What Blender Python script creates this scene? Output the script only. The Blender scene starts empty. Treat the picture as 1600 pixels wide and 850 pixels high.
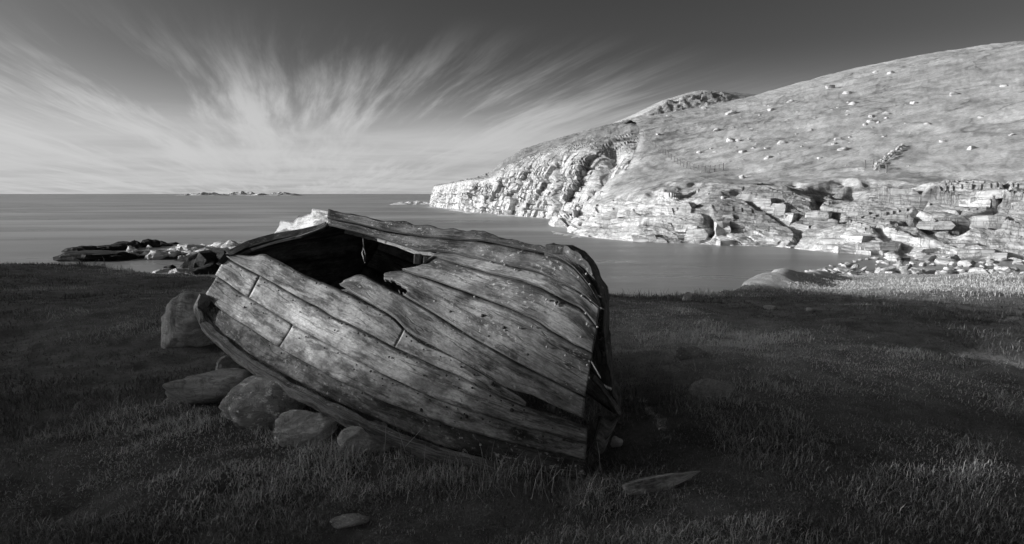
import bpy, bmesh, math, random
import numpy as np
from mathutils import Vector, Matrix, Euler
from mathutils.bvhtree import BVHTree

S = bpy.context.scene
C = S.collection
R = math.radians

# ------------------------------------------------------------------ camera
CAM_Z, F, PITCH = 1.6, 1000.0, math.atan(122 / 1000)
cd = bpy.data.cameras.new('camera'); cam = bpy.data.objects.new('camera', cd); C.objects.link(cam)
cd.sensor_width = 36; cd.lens = 36 * F / 1600; cd.clip_start = 0.1; cd.clip_end = 90000
cam.location = (0, 0, CAM_Z); cam.rotation_euler = (math.pi / 2 - PITCH, 0, 0)
S.camera = cam

# ------------------------------------------------------------------ sky, sun, exposure
SUN_AZ = (1.0, 0.0)                       # horizontal direction the light travels
SUN_EL = R(13)
_l = math.hypot(*SUN_AZ); LX, LY = SUN_AZ[0] / _l, SUN_AZ[1] / _l

W = bpy.data.worlds.new('World'); S.world = W; W.use_nodes = True
wt = W.node_tree; wt.nodes.clear()


class NT:
    """small node-tree helper"""
    def __init__(s, tree): s.t = tree
    def n(s, kind, **kw):
        nd = s.t.nodes.new(kind)
        for k, v in kw.items():
            if k.startswith('i_'):
                key = k[2:]
                key = int(key) if key.isdigit() else key.replace('_', ' ')
                s.set(nd, key, v)
            else:
                setattr(nd, k, v)
        return nd
    def set(s, nd, key, v):
        if isinstance(v, bpy.types.NodeSocket): s.t.links.new(v, nd.inputs[key])
        else: nd.inputs[key].default_value = v
    def m(s, op, a, b=None, c=None, clamp=False):
        nd = s.t.nodes.new('ShaderNodeMath'); nd.operation = op; nd.use_clamp = clamp
        for i, v in enumerate((a, b, c)):
            if v is not None: s.set(nd, i, v)
        return nd.outputs[0]
    def vm(s, op, a, b=None, out=0):
        nd = s.t.nodes.new('ShaderNodeVectorMath'); nd.operation = op
        s.set(nd, 0, a)
        if b is not None: s.set(nd, 1, b)
        return nd.outputs[out]
    def mapr(s, v, a, b, c=0.0, d=1.0, kind='SMOOTHSTEP'):
        nd = s.t.nodes.new('ShaderNodeMapRange'); nd.interpolation_type = kind; nd.clamp = True
        s.set(nd, 'Value', v)
        for k, x in (('From Min', a), ('From Max', b), ('To Min', c), ('To Max', d)): s.set(nd, k, x)
        return nd.outputs['Result']
    def noise(s, vec, scale, detail=4, rough=0.55, dist=0.0, dim='3D'):
        nd = s.t.nodes.new('ShaderNodeTexNoise'); nd.noise_dimensions = dim
        if vec is not None: s.set(nd, 'Vector', vec)
        s.set(nd, 'Scale', scale); s.set(nd, 'Detail', detail); s.set(nd, 'Roughness', rough); s.set(nd, 'Distortion', dist)
        return nd.outputs['Fac']
    def comb(s, x, y, z):
        nd = s.t.nodes.new('ShaderNodeCombineXYZ')
        for i, v in enumerate((x, y, z)): s.set(nd, i, v)
        return nd.outputs[0]
    def sep(s, v):
        nd = s.t.nodes.new('ShaderNodeSeparateXYZ'); s.set(nd, 0, v); return nd.outputs
    def mixf(s, f, a, b):
        nd = s.t.nodes.new('ShaderNodeMix'); nd.data_type = 'FLOAT'
        s.set(nd, 'Factor', f); s.set(nd, 2, a); s.set(nd, 3, b)
        return nd.outputs[0]


def build_world():
    k = NT(wt)
    sky = k.n('ShaderNodeTexSky', sky_type='NISHITA', sun_disc=False)
    sky.sun_elevation = SUN_EL
    sky.sun_rotation = math.atan2(-LX, -LY)
    sky.altitude = 0; sky.air_density = 1.0; sky.dust_density = 2.0; sky.ozone_density = 1.0
    sc = k.n('ShaderNodeSeparateColor', i_0=sky.outputs[0])
    clear = k.m('MULTIPLY', k.m('POWER', k.m('MULTIPLY', sc.outputs[0], .1), 1.45), 9.6)   # black-and-white film of hard contrast behind a red filter
    tc = k.n('ShaderNodeTexCoord')
    x, y, z = k.sep(tc.outputs['Generated'])
    zz = k.m('ADD', k.m('MAXIMUM', z, 0.0), 0.045)
    u, v = k.m('DIVIDE', x, zz), k.m('DIVIDE', y, zz)
    az = math.atan2(-0.33, 1.0); dx, dy = math.sin(az), math.cos(az)
    al = k.m('ADD', k.m('MULTIPLY', u, dx), k.m('MULTIPLY', v, dy))
    ac = k.m('SUBTRACT', k.m('MULTIPLY', u, dy), k.m('MULTIPLY', v, dx))
    # bend the streaks a little
    wob = k.m('SUBTRACT', k.noise(k.comb(k.m('MULTIPLY', ac, .25), k.m('MULTIPLY', al, .22), 1.7), 1.0, 2), .5)
    ac2 = k.m('ADD', ac, k.m('MULTIPLY', wob, 0.45))
    st = k.noise(k.comb(k.m('MULTIPLY', ac2, 1.5), k.m('MULTIPLY', al, .16), 4.2), 1.0, 6, .6, .15)
    fine = k.noise(k.comb(k.m('MULTIPLY', ac2, 6.0), k.m('MULTIPLY', al, .5), 9.1), 1.0, 5, .6, .15)
    big = k.noise(k.comb(k.m('MULTIPLY', ac, .22), k.m('MULTIPLY', al, .13), 2.3), 1.0, 2, .5)
    side = k.mapr(ac, 1.3, 4.0, 1.0, 0.08)                  # the bank of cirrus thins out towards one side
    near = k.mapr(al, 3.0, 5.6, 0.0, 1.0)                   # and overhead
    cov = k.m('MULTIPLY', k.m('MULTIPLY', side, near), k.mapr(big, .3, .55, .55, 1.0))
    hair = k.noise(k.comb(k.m('MULTIPLY', ac2, 15.0), k.m('MULTIPLY', al, .9), 2.9), 1.0, 4, .6)
    dens = k.m('ADD', k.m('ADD', k.m('MULTIPLY', st, .6), k.m('MULTIPLY', fine, .27)), k.m('MULTIPLY', hair, .13))
    wisp = k.m('MULTIPLY', k.mapr(dens, .43, .63), cov)
    sheet = k.mapr(k.noise(k.comb(k.m('MULTIPLY', ac, .5), k.m('MULTIPLY', al, .5), 7.7), 1.0, 6, .6, .3), .3, .7)
    veil = k.mapr(k.m('DIVIDE', 1.0, zz), 3.8, 8.6)          # thin high veil thickening towards the horizon
    low = k.m('MULTIPLY', veil, k.mixf(sheet, .72, 1.0))
    cl = k.m('SUBTRACT', 1.0, k.m('MULTIPLY', k.m('SUBTRACT', 1.0, k.m('MULTIPLY', wisp, .9)), k.m('SUBTRACT', 1.0, k.m('MULTIPLY', low, .9))))
    tot = k.mixf(cl, clear, 6.0)
    bg = k.n('ShaderNodeBackground', i_Color=tot, i_Strength=0.1)
    k.n('ShaderNodeOutputWorld', i_Surface=bg.outputs[0])


build_world()
sd = bpy.data.lights.new('sun', 'SUN'); sun = bpy.data.objects.new('sun', sd); C.objects.link(sun)
sd.energy = 4.4; sd.angle = R(0.53); sd.color = (1, 1, 1)
sun.rotation_euler = Vector((LX * math.cos(SUN_EL), LY * math.cos(SUN_EL), -math.sin(SUN_EL))).to_track_quat('-Z', 'Y').to_euler()
sun.location = (-30, -30, 40)
S.view_settings.view_transform = 'Standard'; S.view_settings.look = 'None'
S.view_settings.exposure = 0.0; S.view_settings.gamma = 1; S.view_settings.use_curve_mapping = False
S.cycles.use_denoising = True; S.cycles.max_bounces = 4; S.cycles.diffuse_bounces = 2; S.cycles.glossy_bounces = 2
W.cycles.sampling_method = 'MANUAL'; W.cycles.sample_map_resolution = 1024

# ------------------------------------------------------------------ helpers
SEA = -4.0
cP, sP = math.cos(PITCH), math.sin(PITCH)


def ray(px, py):
    px = np.asarray(px, float); py = np.asarray(py, float)
    a = (px - 800) / F; b = (425 - py) / F
    return np.stack([a + 0 * b, cP + b * sP + 0 * a, -sP + b * cP + 0 * a], -1)


def at_y(px, py, Y):
    d = ray(px, py); t = np.asarray(Y, float) / d[..., 1]
    return d * t[..., None] + np.array([0, 0, CAM_Z])


def at_z(px, py, z):
    d = ray(px, py); t = (z - CAM_Z) / d[..., 2]
    return d * t[..., None] + np.array([0, 0, CAM_Z])


def _h(ix, iy, iz, seed):
    n = (ix.astype(np.int64) * 374761393 + iy.astype(np.int64) * 668265263 + iz.astype(np.int64) * 2147483647 + seed * 144665) & 0xffffffff
    n = ((n ^ (n >> 13)) * 1274126177) & 0xffffffff
    n = ((n ^ (n >> 16)) * 2246822519) & 0xffffffff
    return ((n ^ (n >> 15)) & 0xffffff) / float(0xffffff)


def vnoise(p, seed=0):
    i = np.floor(p); f = p - i; f = f * f * (3 - 2 * f); i = i.astype(np.int64)
    r = 0
    for a in (0, 1):
        wx = f[..., 0] if a else 1 - f[..., 0]
        for b in (0, 1):
            wy = f[..., 1] if b else 1 - f[..., 1]
            for c in (0, 1):
                wz = f[..., 2] if c else 1 - f[..., 2]
                r = r + wx * wy * wz * _h(i[..., 0] + a, i[..., 1] + b, i[..., 2] + c, seed)
    return r * 2 - 1


def fbm(p, seed=0, oct=4, gain=.5):
    r = 0; a = 1.0
    for o in range(oct):
        r = r + a * vnoise(p * 2 ** o, seed + o * 17); a *= gain
    return r


def cellhash(p, size, seed):
    q = np.floor(p / np.array(size)).astype(np.int64)
    # stagger alternate courses
    q0 = np.floor((p[..., 0] + .5 * size[0] * (q[..., 2] % 2)) / size[0]).astype(np.int64)
    return _h(q0, q[..., 1], q[..., 2], seed) * 2 - 1


def joints(p, size, w):
    """1 in the joints between the cells of cellhash(), 0 inside them; w: half width in metres"""
    qz = np.floor(p[..., 2] / size[2])
    fx = (p[..., 0] + .5 * size[0] * (qz % 2)) / size[0]; fy = p[..., 1] / size[1]; fz = p[..., 2] / size[2]
    d = 9.0
    for f_, sz in ((fx, size[0]), (fy, size[1]), (fz, size[2])):
        g = f_ - np.floor(f_); d = np.minimum(d, np.minimum(g, 1 - g) * sz)
    t = np.clip(1 - d / w, 0, 1); return t * t * (3 - 2 * t)


def sstep(a, b, x):
    t = np.clip((np.asarray(x, float) - a) / (b - a), 0, 1); return t * t * (3 - 2 * t)


def resample(poly, n):
    poly = np.asarray(poly, float); s = np.concatenate([[0], np.cumsum(np.linalg.norm(np.diff(poly, axis=0), axis=1))])
    t = np.linspace(0, s[-1], n); return np.stack([np.interp(t, s, poly[:, i]) for i in range(poly.shape[1])], -1)


def mesh_np(name, V, faces, smooth=True):
    me = bpy.data.meshes.new(name)
    V = np.asarray(V, np.float32); faces = np.asarray(faces, np.int32); k = faces.shape[1]
    me.vertices.add(len(V)); me.vertices.foreach_set('co', V.ravel())
    me.loops.add(faces.size); me.loops.foreach_set('vertex_index', faces.ravel())
    me.polygons.add(len(faces))
    me.polygons.foreach_set('loop_start', np.arange(0, faces.size, k, dtype=np.int32))
    me.update(calc_edges=True)
    me.polygons.foreach_set('use_smooth', np.full(len(faces), smooth))
    me.update()
    return me


def grid_faces(nr, nc):
    i = np.arange(nr * nc).reshape(nr, nc)
    return np.stack([i[:-1, :-1], i[:-1, 1:], i[1:, 1:], i[1:, :-1]], -1).reshape(-1, 4)


def flat_rock(me, rock, nr, nc):
    r = rock.reshape(nr, nc); f = .25 * (r[:-1, :-1] + r[1:, :-1] + r[:-1, 1:] + r[1:, 1:])
    me.polygons.foreach_set('use_smooth', (f < .4).ravel()); me.update()


def attr(me, name, vals):
    a = me.attributes.new(name, 'FLOAT', 'POINT'); a.data.foreach_set('value', np.asarray(vals, np.float32).ravel())


def link(name, me, mat=None, parent=None, **props):
    o = bpy.data.objects.new(name, me); C.objects.link(o)
    if mat is not None and me is not None and len(me.materials) == 0: me.materials.append(mat)
    if parent is not None: o.parent = parent
    for k, v in props.items(): o[k] = v
    return o


def empty(name, loc, **props):
    o = bpy.data.objects.new(name, None); C.objects.link(o); o.location = loc; o.empty_display_size = .2
    for k, v in props.items(): o[k] = v
    return o


def loc_to(root, V):
    return np.asarray(V) - np.array(root.location)


def bm_mesh(name, bm, smooth=False):
    me = bpy.data.meshes.new(name); bm.to_mesh(me); bm.free()
    if smooth: me.polygons.foreach_set('use_smooth', np.full(len(me.polygons), True))
    return me


# ------------------------------------------------------------------ materials
def mat(name):
    m = bpy.data.materials.new(name); m.use_nodes = True; m.node_tree.nodes.clear()
    k = NT(m.node_tree)
    b = k.n('ShaderNodeBsdfPrincipled'); k.n('ShaderNodeOutputMaterial', i_Surface=b.outputs[0])
    return m, k, b


def finish(k, b, val, rough=.85, height=None, strength=.4, dist=.02, spec=.25):
    k.set(b, 'Base Color', val if not isinstance(val, float) else (val, val, val, 1))
    k.set(b, 'Roughness', rough); k.set(b, 'Specular IOR Level', spec)
    if height is not None:
        bp = k.n('ShaderNodeBump', i_Height=height, i_Strength=strength, i_Distance=dist); k.set(b, 'Normal', bp.outputs[0])


def rock_shade(k, scale=1.0, lo=.2, hi=.5, P=None, patch=1.0):
    """grey stone with lichen, bedding lines and cracks; returns value, height"""
    if P is None: P = k.n('ShaderNodeNewGeometry').outputs['Position']
    x, y, z = k.sep(P)
    zz = k.m('ADD', z, k.m('ADD', k.m('MULTIPLY', x, .06), k.m('MULTIPLY', k.noise(P, .25 * scale, 2), 1.2)))
    bed = k.noise(k.comb(k.m('MULTIPLY', x, .12), k.m('MULTIPLY', y, .12), k.m('MULTIPLY', zz, 2.2)), scale, 5, .65)
    joint = k.noise(k.comb(k.m('MULTIPLY', x, 1.6), k.m('MULTIPLY', y, 1.6), k.m('MULTIPLY', zz, .22)), .6 * scale, 4, .6)
    mot = k.noise(P, 1.3 * scale, 8, .62)
    big = k.noise(P, .22 * scale, 4, .6)
    crack = k.mapr(k.m('ABSOLUTE', k.m('SUBTRACT', bed, .5)), 0.0, .035)
    crack2 = k.mapr(k.m('ABSOLUTE', k.m('SUBTRACT', joint, .5)), 0.0, .03)
    cr = k.m('MULTIPLY', k.mixf(.6, 1.0, crack), k.mixf(.45, 1.0, crack2))
    t = k.m('ADD', k.m('MULTIPLY', k.mapr(mot, .3, .7), .4), k.m('MULTIPLY', k.mapr(big, .3, .7), .6))
    v = k.m('MULTIPLY', k.mixf(t, lo, hi), k.mixf(cr, .38, 1.0))
    h = k.m('ADD', k.m('ADD', k.m('MULTIPLY', cr, .6), k.m('MULTIPLY', mot, .6)), k.m('MULTIPLY', bed, .5))
    return v, h


def grass_far_shade(k, P, lo, hi):
    x, y, z = k.sep(P)
    q = k.comb(k.m('ADD', k.m('MULTIPLY', x, .16), k.m('MULTIPLY', y, .05)), k.m('MULTIPLY', y, .10), k.m('MULTIPLY', k.m('SUBTRACT', z, k.m('MULTIPLY', x, .27)), .9))
    a = k.noise(q, 1.0, 6, .65, .4)
    b = k.noise(P, 2.2, 8, .8)
    c = k.noise(P, .07, 3, .5)
    t = k.m('ADD', k.m('ADD', k.m('MULTIPLY', k.mapr(a, .3, .7), .36), k.m('MULTIPLY', k.mapr(b, .34, .66), .46)), k.m('MULTIPLY', k.mapr(c, .3, .7), .18))
    rut = k.mapr(k.m('ABSOLUTE', k.m('SUBTRACT', k.noise(k.comb(k.m('MULTIPLY', x, .03), k.m('MULTIPLY', y, .03), k.m('MULTIPLY', k.m('SUBTRACT', z, k.m('MULTIPLY', x, .27)), .22)), 1.0, 4, .55), .5)), .0, .014)
    v = k.m('MULTIPLY', k.mixf(t, lo, hi), k.mixf(rut, .62, 1.0))
    return v, k.m('ADD', k.m('MULTIPLY', b, .6), k.m('MULTIPLY', a, .8))


def make_headland_mat(name, lo, hi, glo, ghi):
    m, k, b = mat(name)
    P = k.n('ShaderNodeNewGeometry').outputs['Position']
    rv, rh = rock_shade(k, 1.0, lo, hi, P)
    gv, gh = grass_far_shade(k, P, glo, ghi)
    a = k.n('ShaderNodeAttribute', attribute_name='rock').outputs['Fac']
    f = k.mapr(k.m('ADD', a, k.m('MULTIPLY', k.m('SUBTRACT', k.noise(P, .9, 6, .65), .5), 1.1)), .42, .58)
    tn = k.n('ShaderNodeAttribute', attribute_name='pale').outputs['Fac']
    rv = k.m('MULTIPLY', rv, tn)
    v = k.mixf(f, gv, rv); h = k.mixf(f, gh, rh)
    finish(k, b, v, .9, h, .7, .22, .15)
    return m


def make_rock_mat(name, scale, lo, hi, lichen=0.0, bump=.5, dist=.02, lsc=1.0):
    m, k, b = mat(name)
    tc = k.n('ShaderNodeTexCoord').outputs['Object']
    oi = k.n('ShaderNodeObjectInfo')
    P = k.vm('ADD', tc, k.vm('SCALE', (37.0, 11.0, 23.0), None)) if False else k.vm('ADD', tc, k.comb(k.m('MULTIPLY', oi.outputs['Random'], 50.0), 3.1, 1.7))
    v, h = rock_shade(k, scale, lo, hi, P)
    v = k.m('MULTIPLY', v, k.mapr(oi.outputs['Random'], 0, 1, .8, 1.2, 'LINEAR'))
    if lichen:
        l = k.mapr(k.noise(P, 2.2 * scale * lsc, 6, .65, .3), .57, .61)
        l2 = k.m('MULTIPLY', l, k.mapr(k.noise(P, 7 * scale, 3), .3, .5))
        v = k.mixf(k.m('MULTIPLY', l2, lichen), v, .88)
    finish(k, b, v, .88, h, bump, dist, .2)
    return m


M_head = make_headland_mat('headland_rock_and_turf', .42, .90, .20, .82)
M_main = make_headland_mat('main_cliff_rock', .36, .88, .16, .44)
M_block = make_rock_mat('cliff_block_stone', 1.0, .40, .85, bump=.7, dist=.15)
M_boulder = make_rock_mat('pale_boulder', 1.2, .5, .85, bump=.6, dist=.1)
M_beach = make_rock_mat('beach_stone', 2.0, .28, .62, bump=.5, dist=.05)
M_shore = make_rock_mat('shore_stone', 1.2, .55, .92, bump=.6, dist=.1)
M_weed = make_rock_mat('weedy_dark_stone', 1.5, .015, .05, bump=.8, dist=.1)
M_near = make_rock_mat('near_boulder', 5.0, .36, .8, .0, .6, .02)
M_lichen = make_rock_mat('lichen_boulder', 5.0, .32, .66, .95, .6, .02, .38)


def make_ground_mat():
    m, k, b = mat('turf')
    P = k.n('ShaderNodeNewGeometry').outputs['Position']
    a = k.noise(P, 3.0, 6, .65); c = k.noise(P, 38, 8, .8); e = k.noise(P, .5, 3, .5)
    hum = k.n('ShaderNodeAttribute', attribute_name='light_lift').outputs['Fac']  # colour lift standing in for skylight the boat cuts off
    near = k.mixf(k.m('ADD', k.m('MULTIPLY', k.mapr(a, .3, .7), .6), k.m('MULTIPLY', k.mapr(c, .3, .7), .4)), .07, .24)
    sun_t = k.mixf(k.mapr(c, .3, .7), .34, .6)  # paler turf colour that carries sunlight on the right slope
    dry = k.n('ShaderNodeAttribute', attribute_name='dry').outputs['Fac']  # mask of turf painted paler as if in full sun
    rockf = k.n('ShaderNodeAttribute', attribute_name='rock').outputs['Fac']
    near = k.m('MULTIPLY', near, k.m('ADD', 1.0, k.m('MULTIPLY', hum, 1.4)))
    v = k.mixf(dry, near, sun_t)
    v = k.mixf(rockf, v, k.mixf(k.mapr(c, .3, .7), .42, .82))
    finish(k, b, v, .95, k.m('ADD', a, k.m('MULTIPLY', c, .6)), .8, .05, .1)
    return m


def make_grass_mat():
    m, k, b = mat('grass_blades')
    a = k.n('ShaderNodeAttribute', attribute_name='tone').outputs['Fac']
    finish(k, b, a, .7, None, spec=.25)
    return m


def make_sea_mat():
    m, k, b = mat('sea_water')
    P = k.n('ShaderNodeNewGeometry').outputs['Position']
    x, y, z = k.sep(P)
    s1 = k.noise(k.comb(k.m('MULTIPLY', x, .012), k.m('MULTIPLY', y, .045), 0.0), 1.0, 5, .6, .6)
    s2 = k.noise(k.comb(k.m('MULTIPLY', x, .05), k.m('MULTIPLY', y, .22), 3.0), 1.0, 5, .6, .4)
    s3 = k.noise(k.comb(k.m('MULTIPLY', x, .0016), k.m('MULTIPLY', y, .006), 6.0), 1.0, 4, .6, .4)
    foam = k.m('MULTIPLY', k.mapr(s1, .42, .60), k.mapr(y, 45, 110))
    foam2 = k.mapr(s3, .52, .7)
    f = k.m('ADD', k.m('MULTIPLY', foam, .8), k.m('MULTIPLY', foam2, .35), clamp=True)
    v = k.mixf(f, .28, .62)
    rg = k.m('ADD', k.mixf(k.mapr(s2, .3, .7), .26, .36), k.m('MULTIPLY', f, .2))
    finish(k, b, v, rg, k.m('ADD', k.m('MULTIPLY', s2, .7), k.m('MULTIPLY', k.noise(P, 1.2, 4, .6), .25)), .35, .35, .5)
    k.set(b, 'IOR', 1.33)
    return m


def make_wood_mat():
    m, k, b = mat('weathered_wood')
    uv = k.n('ShaderNodeUVMap', uv_map='UVMap').outputs[0]
    oi = k.n('ShaderNodeObjectInfo')
    off = k.m('MULTIPLY', oi.outputs['Random'], 40.0)
    u, v, _ = k.sep(uv)
    col = k.sep(oi.outputs['Color'])            # x: base tone, y: how much lichen, z: how much dark tar is left
    warp = k.m('MULTIPLY', k.m('SUBTRACT', k.noise(k.comb(k.m('ADD', u, off), k.m('MULTIPLY', v, 3.0), 0.0), 2.2, 3), .5), .012)
    v2 = k.m('ADD', v, warp)
    grain = k.noise(k.comb(k.m('ADD', k.m('MULTIPLY', u, 1.2), off), k.m('MULTIPLY', v2, 110.0), 1.0), 1.0, 5, .7)
    grain2 = k.noise(k.comb(k.m('ADD', k.m('MULTIPLY', u, 3.0), off), k.m('MULTIPLY', v2, 26.0), 5.0), 1.0, 5, .65)
    split = k.mapr(k.m('ABSOLUTE', k.m('SUBTRACT', k.noise(k.comb(k.m('ADD', k.m('MULTIPLY', u, .7), off), k.m('MULTIPLY', v2, 9.0), 9.0), 1.0, 3, .5), .5)), .0, .009)
    P2 = k.comb(k.m('ADD', u, off), k.m('MULTIPLY', v, 1.4), 2.0)
    blot = k.noise(P2, 4.0, 6, .65, .2)
    spots = k.mapr(k.noise(k.comb(k.m('ADD', k.m('MULTIPLY', u, .6), off), v, 7.0), 34, 4, .65), .60, .70)
    tar_shade = k.n('ShaderNodeAttribute', attribute_name='tar_shade').outputs['Fac']  # tar and painted shade share this mask
    paint = k.mapr(k.m('ADD', k.noise(k.comb(k.m('ADD', k.m('MULTIPLY', u, .8), off), k.m('MULTIPLY', v, 2.0), 3.0), 3.0, 7, .7), k.m('MULTIPLY', tar_shade, .26)), .46, .60)
    col2 = k.m('MAXIMUM', col[2], tar_shade)
    t = k.m('ADD', k.m('MULTIPLY', k.mapr(grain, .28, .72), .5), k.m('MULTIPLY', k.mapr(grain2, .3, .7), .5))
    fl = k.noise(k.comb(k.m('ADD', k.m('MULTIPLY', u, .5), off), v, 8.0), 60, 5, .7)
    base = k.m('MULTIPLY', col[0], k.m('MULTIPLY', k.mixf(t, .72, 1.2), k.mixf(k.mapr(fl, .3, .7), .7, 1.25)))
    base = k.m('MULTIPLY', base, k.mixf(k.mapr(blot, .32, .62), .5, 1.25))
    base = k.m('MULTIPLY', base, k.mixf(split, .72, 1.0))
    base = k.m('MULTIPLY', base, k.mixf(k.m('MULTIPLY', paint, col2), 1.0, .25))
    base = k.m('MULTIPLY', base, k.mixf(k.m('MULTIPLY', spots, .75), 1.0, .25))
    stain = k.noise(k.comb(k.m('ADD', k.m('MULTIPLY', u, 2.2), off), k.m('MULTIPLY', v2, 9.0), 12.0), 1.0, 8, .72, .1)
    base = k.m('MULTIPLY', base, k.mixf(k.mapr(stain, .47, .60), 1.0, .34))
    worn = k.mapr(k.noise(k.comb(k.m('ADD', k.m('MULTIPLY', u, 3.0), off), k.m('MULTIPLY', v2, 14.0), 15.0), 1.0, 7, .7, .1), .58, .68)
    base = k.m('MULTIPLY', base, k.mixf(worn, 1.0, 1.6))
    lich = k.m('MULTIPLY', k.mapr(k.noise(P2, 24, 7, .7, .3), .55, .64), k.mapr(k.noise(P2, 3.5, 4), .42, .58))
    base = k.mixf(k.m('MULTIPLY', lich, col[1]), base, .72)
    ed = k.n('ShaderNodeAttribute', attribute_name='across').outputs['Fac']
    ed = k.m('ADD', ed, k.m('MULTIPLY', k.m('SUBTRACT', blot, .5), .06))
    base = k.m('MULTIPLY', base, k.mapr(ed, .86, .96, 1.0, .45))
    base = k.m('MULTIPLY', base, k.mapr(ed, .02, .14, .75, 1.0))
    base = k.m('MINIMUM', base, .85)
    h = k.m('ADD', k.m('ADD', k.m('MULTIPLY', grain, .5), k.m('MULTIPLY', grain2, .5)), k.m('ADD', k.m('MULTIPLY', split, .7), k.m('MULTIPLY', lich, .3)))
    finish(k, b, base, .8, h, .8, .006, .2)
    return m


def plain(name, v, rough=.8, scale=20):
    m, k, b = mat(name)
    tc = k.n('ShaderNodeTexCoord').outputs['Object']
    n = k.noise(tc, scale, 5, .6)
    finish(k, b, k.mixf(n, v * .5, v * 1.5), rough, n, .4, .01)
    return m


M_turf, M_blade, M_sea, M_wood = make_ground_mat(), make_grass_mat(), make_sea_mat(), make_wood_mat()
M_iron = plain('rusted_iron', .07, .7, 60); M_post = plain('fence_wood', .22, .9, 10)
M_nail = plain('pale_nail_head', .55, .5, 60); M_cord = plain('old_cord', .35, .9, 60); M_wire = plain('wire', .2, .5)
M_foam = plain('sea_foam', .64, .9, 1.5); 
def make_foam():
    m, k, b = mat('white_sea_foam')
    n = k.noise(k.n('ShaderNodeNewGeometry').outputs['Position'], .8, 5, .6)
    finish(k, b, k.mixf(n, .86, .96), .9, n, .3, .2, .1)
    return m


M_foam = make_foam()
M_stalk = plain('dry_stalk', .38, .8, 30)

# ------------------------------------------------------------------ sea
edges = [0, 5, 10, 20, 40, 80, 160, 320, 640, 1300, 2600, 5200, 12000, 30000, 60000]
xs = np.array(sorted(set([-e for e in edges] + edges)), float)
ys = np.array([-60000, -3000, -300, -100] + edges, float)
X, Y = np.meshgrid(xs, ys); V = np.stack([X, Y, 0 * X + SEA], -1).reshape(-1, 3)
link('sea', mesh_np('sea', V, grid_faces(len(ys), len(xs))), M_sea, kind='structure', label='smooth grey sea and bay in long exposure')

# ------------------------------------------------------------------ near ground
_cx = np.array([-200, -40, -22, -12, -6, -2, 0.5, 2.5, 4.2, 6.4, 10, 15, 20, 25, 29, 45, 200.])
_cy = np.array([40, 26, 21, 18.5, 16, 12.6, 11.2, 11.0, 13.0, 17.2, 23.5, 31.5, 41, 51, 56, 58, 58.])


def zland(x, y):
    left = sstep(-2, -9, x)
    d = np.maximum(0, y - 8.5)
    return -(.078 * (1 - left) + .046 * left) * d ** 1.1 - .10 * sstep(4, 14, x) * 0


def ground_z(x, y):
    x = np.asarray(x, float); y = np.asarray(y, float)
    p = np.stack([x, y, 0 * x], -1)
    yc = np.interp(x, _cx, _cy) + .5 * vnoise(p * .6, 5) * sstep(3, 10, np.abs(x) + .5 * y)
    z = zland(x, np.minimum(y, yc + .8))
    # storm-beach berm along the bay edge, a shallow hollow behind it
    dc = (y - yc) * .55
    z = z + sstep(5.0, 8.0, x) * sstep(24, 15, x) * (.30 * np.exp(-((dc + .3) / .7) ** 2) - .12 * np.exp(-((dc + 2.6) / 1.4) ** 2))
    over = np.maximum(0, y - yc)
    z = z - .9 * over ** 1.1
    z = z + .05 * fbm(p * .9, 3, 4) + .018 * fbm(p * 4, 8, 2) + .15 * vnoise(p * .22, 14) * sstep(5, 12, y)
    # hummock right of the boat
    z = z + .10 * np.exp(-(((x - 1.75) / .8) ** 2 + ((y - 6.0) / 1.0) ** 2)) + .06 * np.exp(-(((x + 1.0) / .3) ** 2 + ((y - 2.95) / .25) ** 2))
    return np.maximum(z, SEA - 2.5)


gx = np.concatenate([np.linspace(-200, -42, 30)[:-1], np.linspace(-42, -8, 90)[:-1], np.linspace(-8, 8, 240)[:-1], np.linspace(8, 40, 120)[:-1], np.linspace(40, 200, 30)])
gy = np.concatenate([np.linspace(-60, -4, 30)[:-1], np.linspace(-4, 1.5, 30)[:-1], np.linspace(1.5, 12, 190)[:-1], np.linspace(12, 70, 200)])
X, Y = np.meshgrid(gx, gy); Z = ground_z(X, Y)
me = mesh_np('ground', np.stack([X, Y, Z], -1).reshape(-1, 3), grid_faces(len(gy), len(gx)))


def sunlit_turf(x, y):
    return sstep(13.5, 17.5, np.hypot(x, y) + .6 * vnoise(np.stack([x, y, 0 * x], -1) * .7, 2)) * sstep(2, 5, x)  # right slope, where sunlight is put into the turf colour




def shingle(x, y):
    dc = (y - np.interp(x, _cx, _cy)) * .55
    return sstep(5.2, 6.5, x) * sstep(-1.5, -.9, dc + .35 * vnoise(np.stack([x, y, 0 * x], -1) * .9, 44))


attr(me, 'dry', sunlit_turf(X, Y)); attr(me, 'light_lift', np.exp(-(((X - 2.0) / 1.5) ** 2 + ((Y - 6.2) / 1.8) ** 2)) + .4 * sstep(4, 7, np.hypot(X, Y))); attr(me, 'rock', np.maximum(sstep(-2.6, -3.3, Z + .4 * vnoise(np.stack([X, Y, Z], -1) * 1.3, 9)) * .9, shingle(X, Y)))  # turf colour lifted beside the boat where little skylight reaches, and farther off
ground = link('ground', me, M_turf, kind='structure', label='rough dark turf sloping down to the bay')


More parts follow.
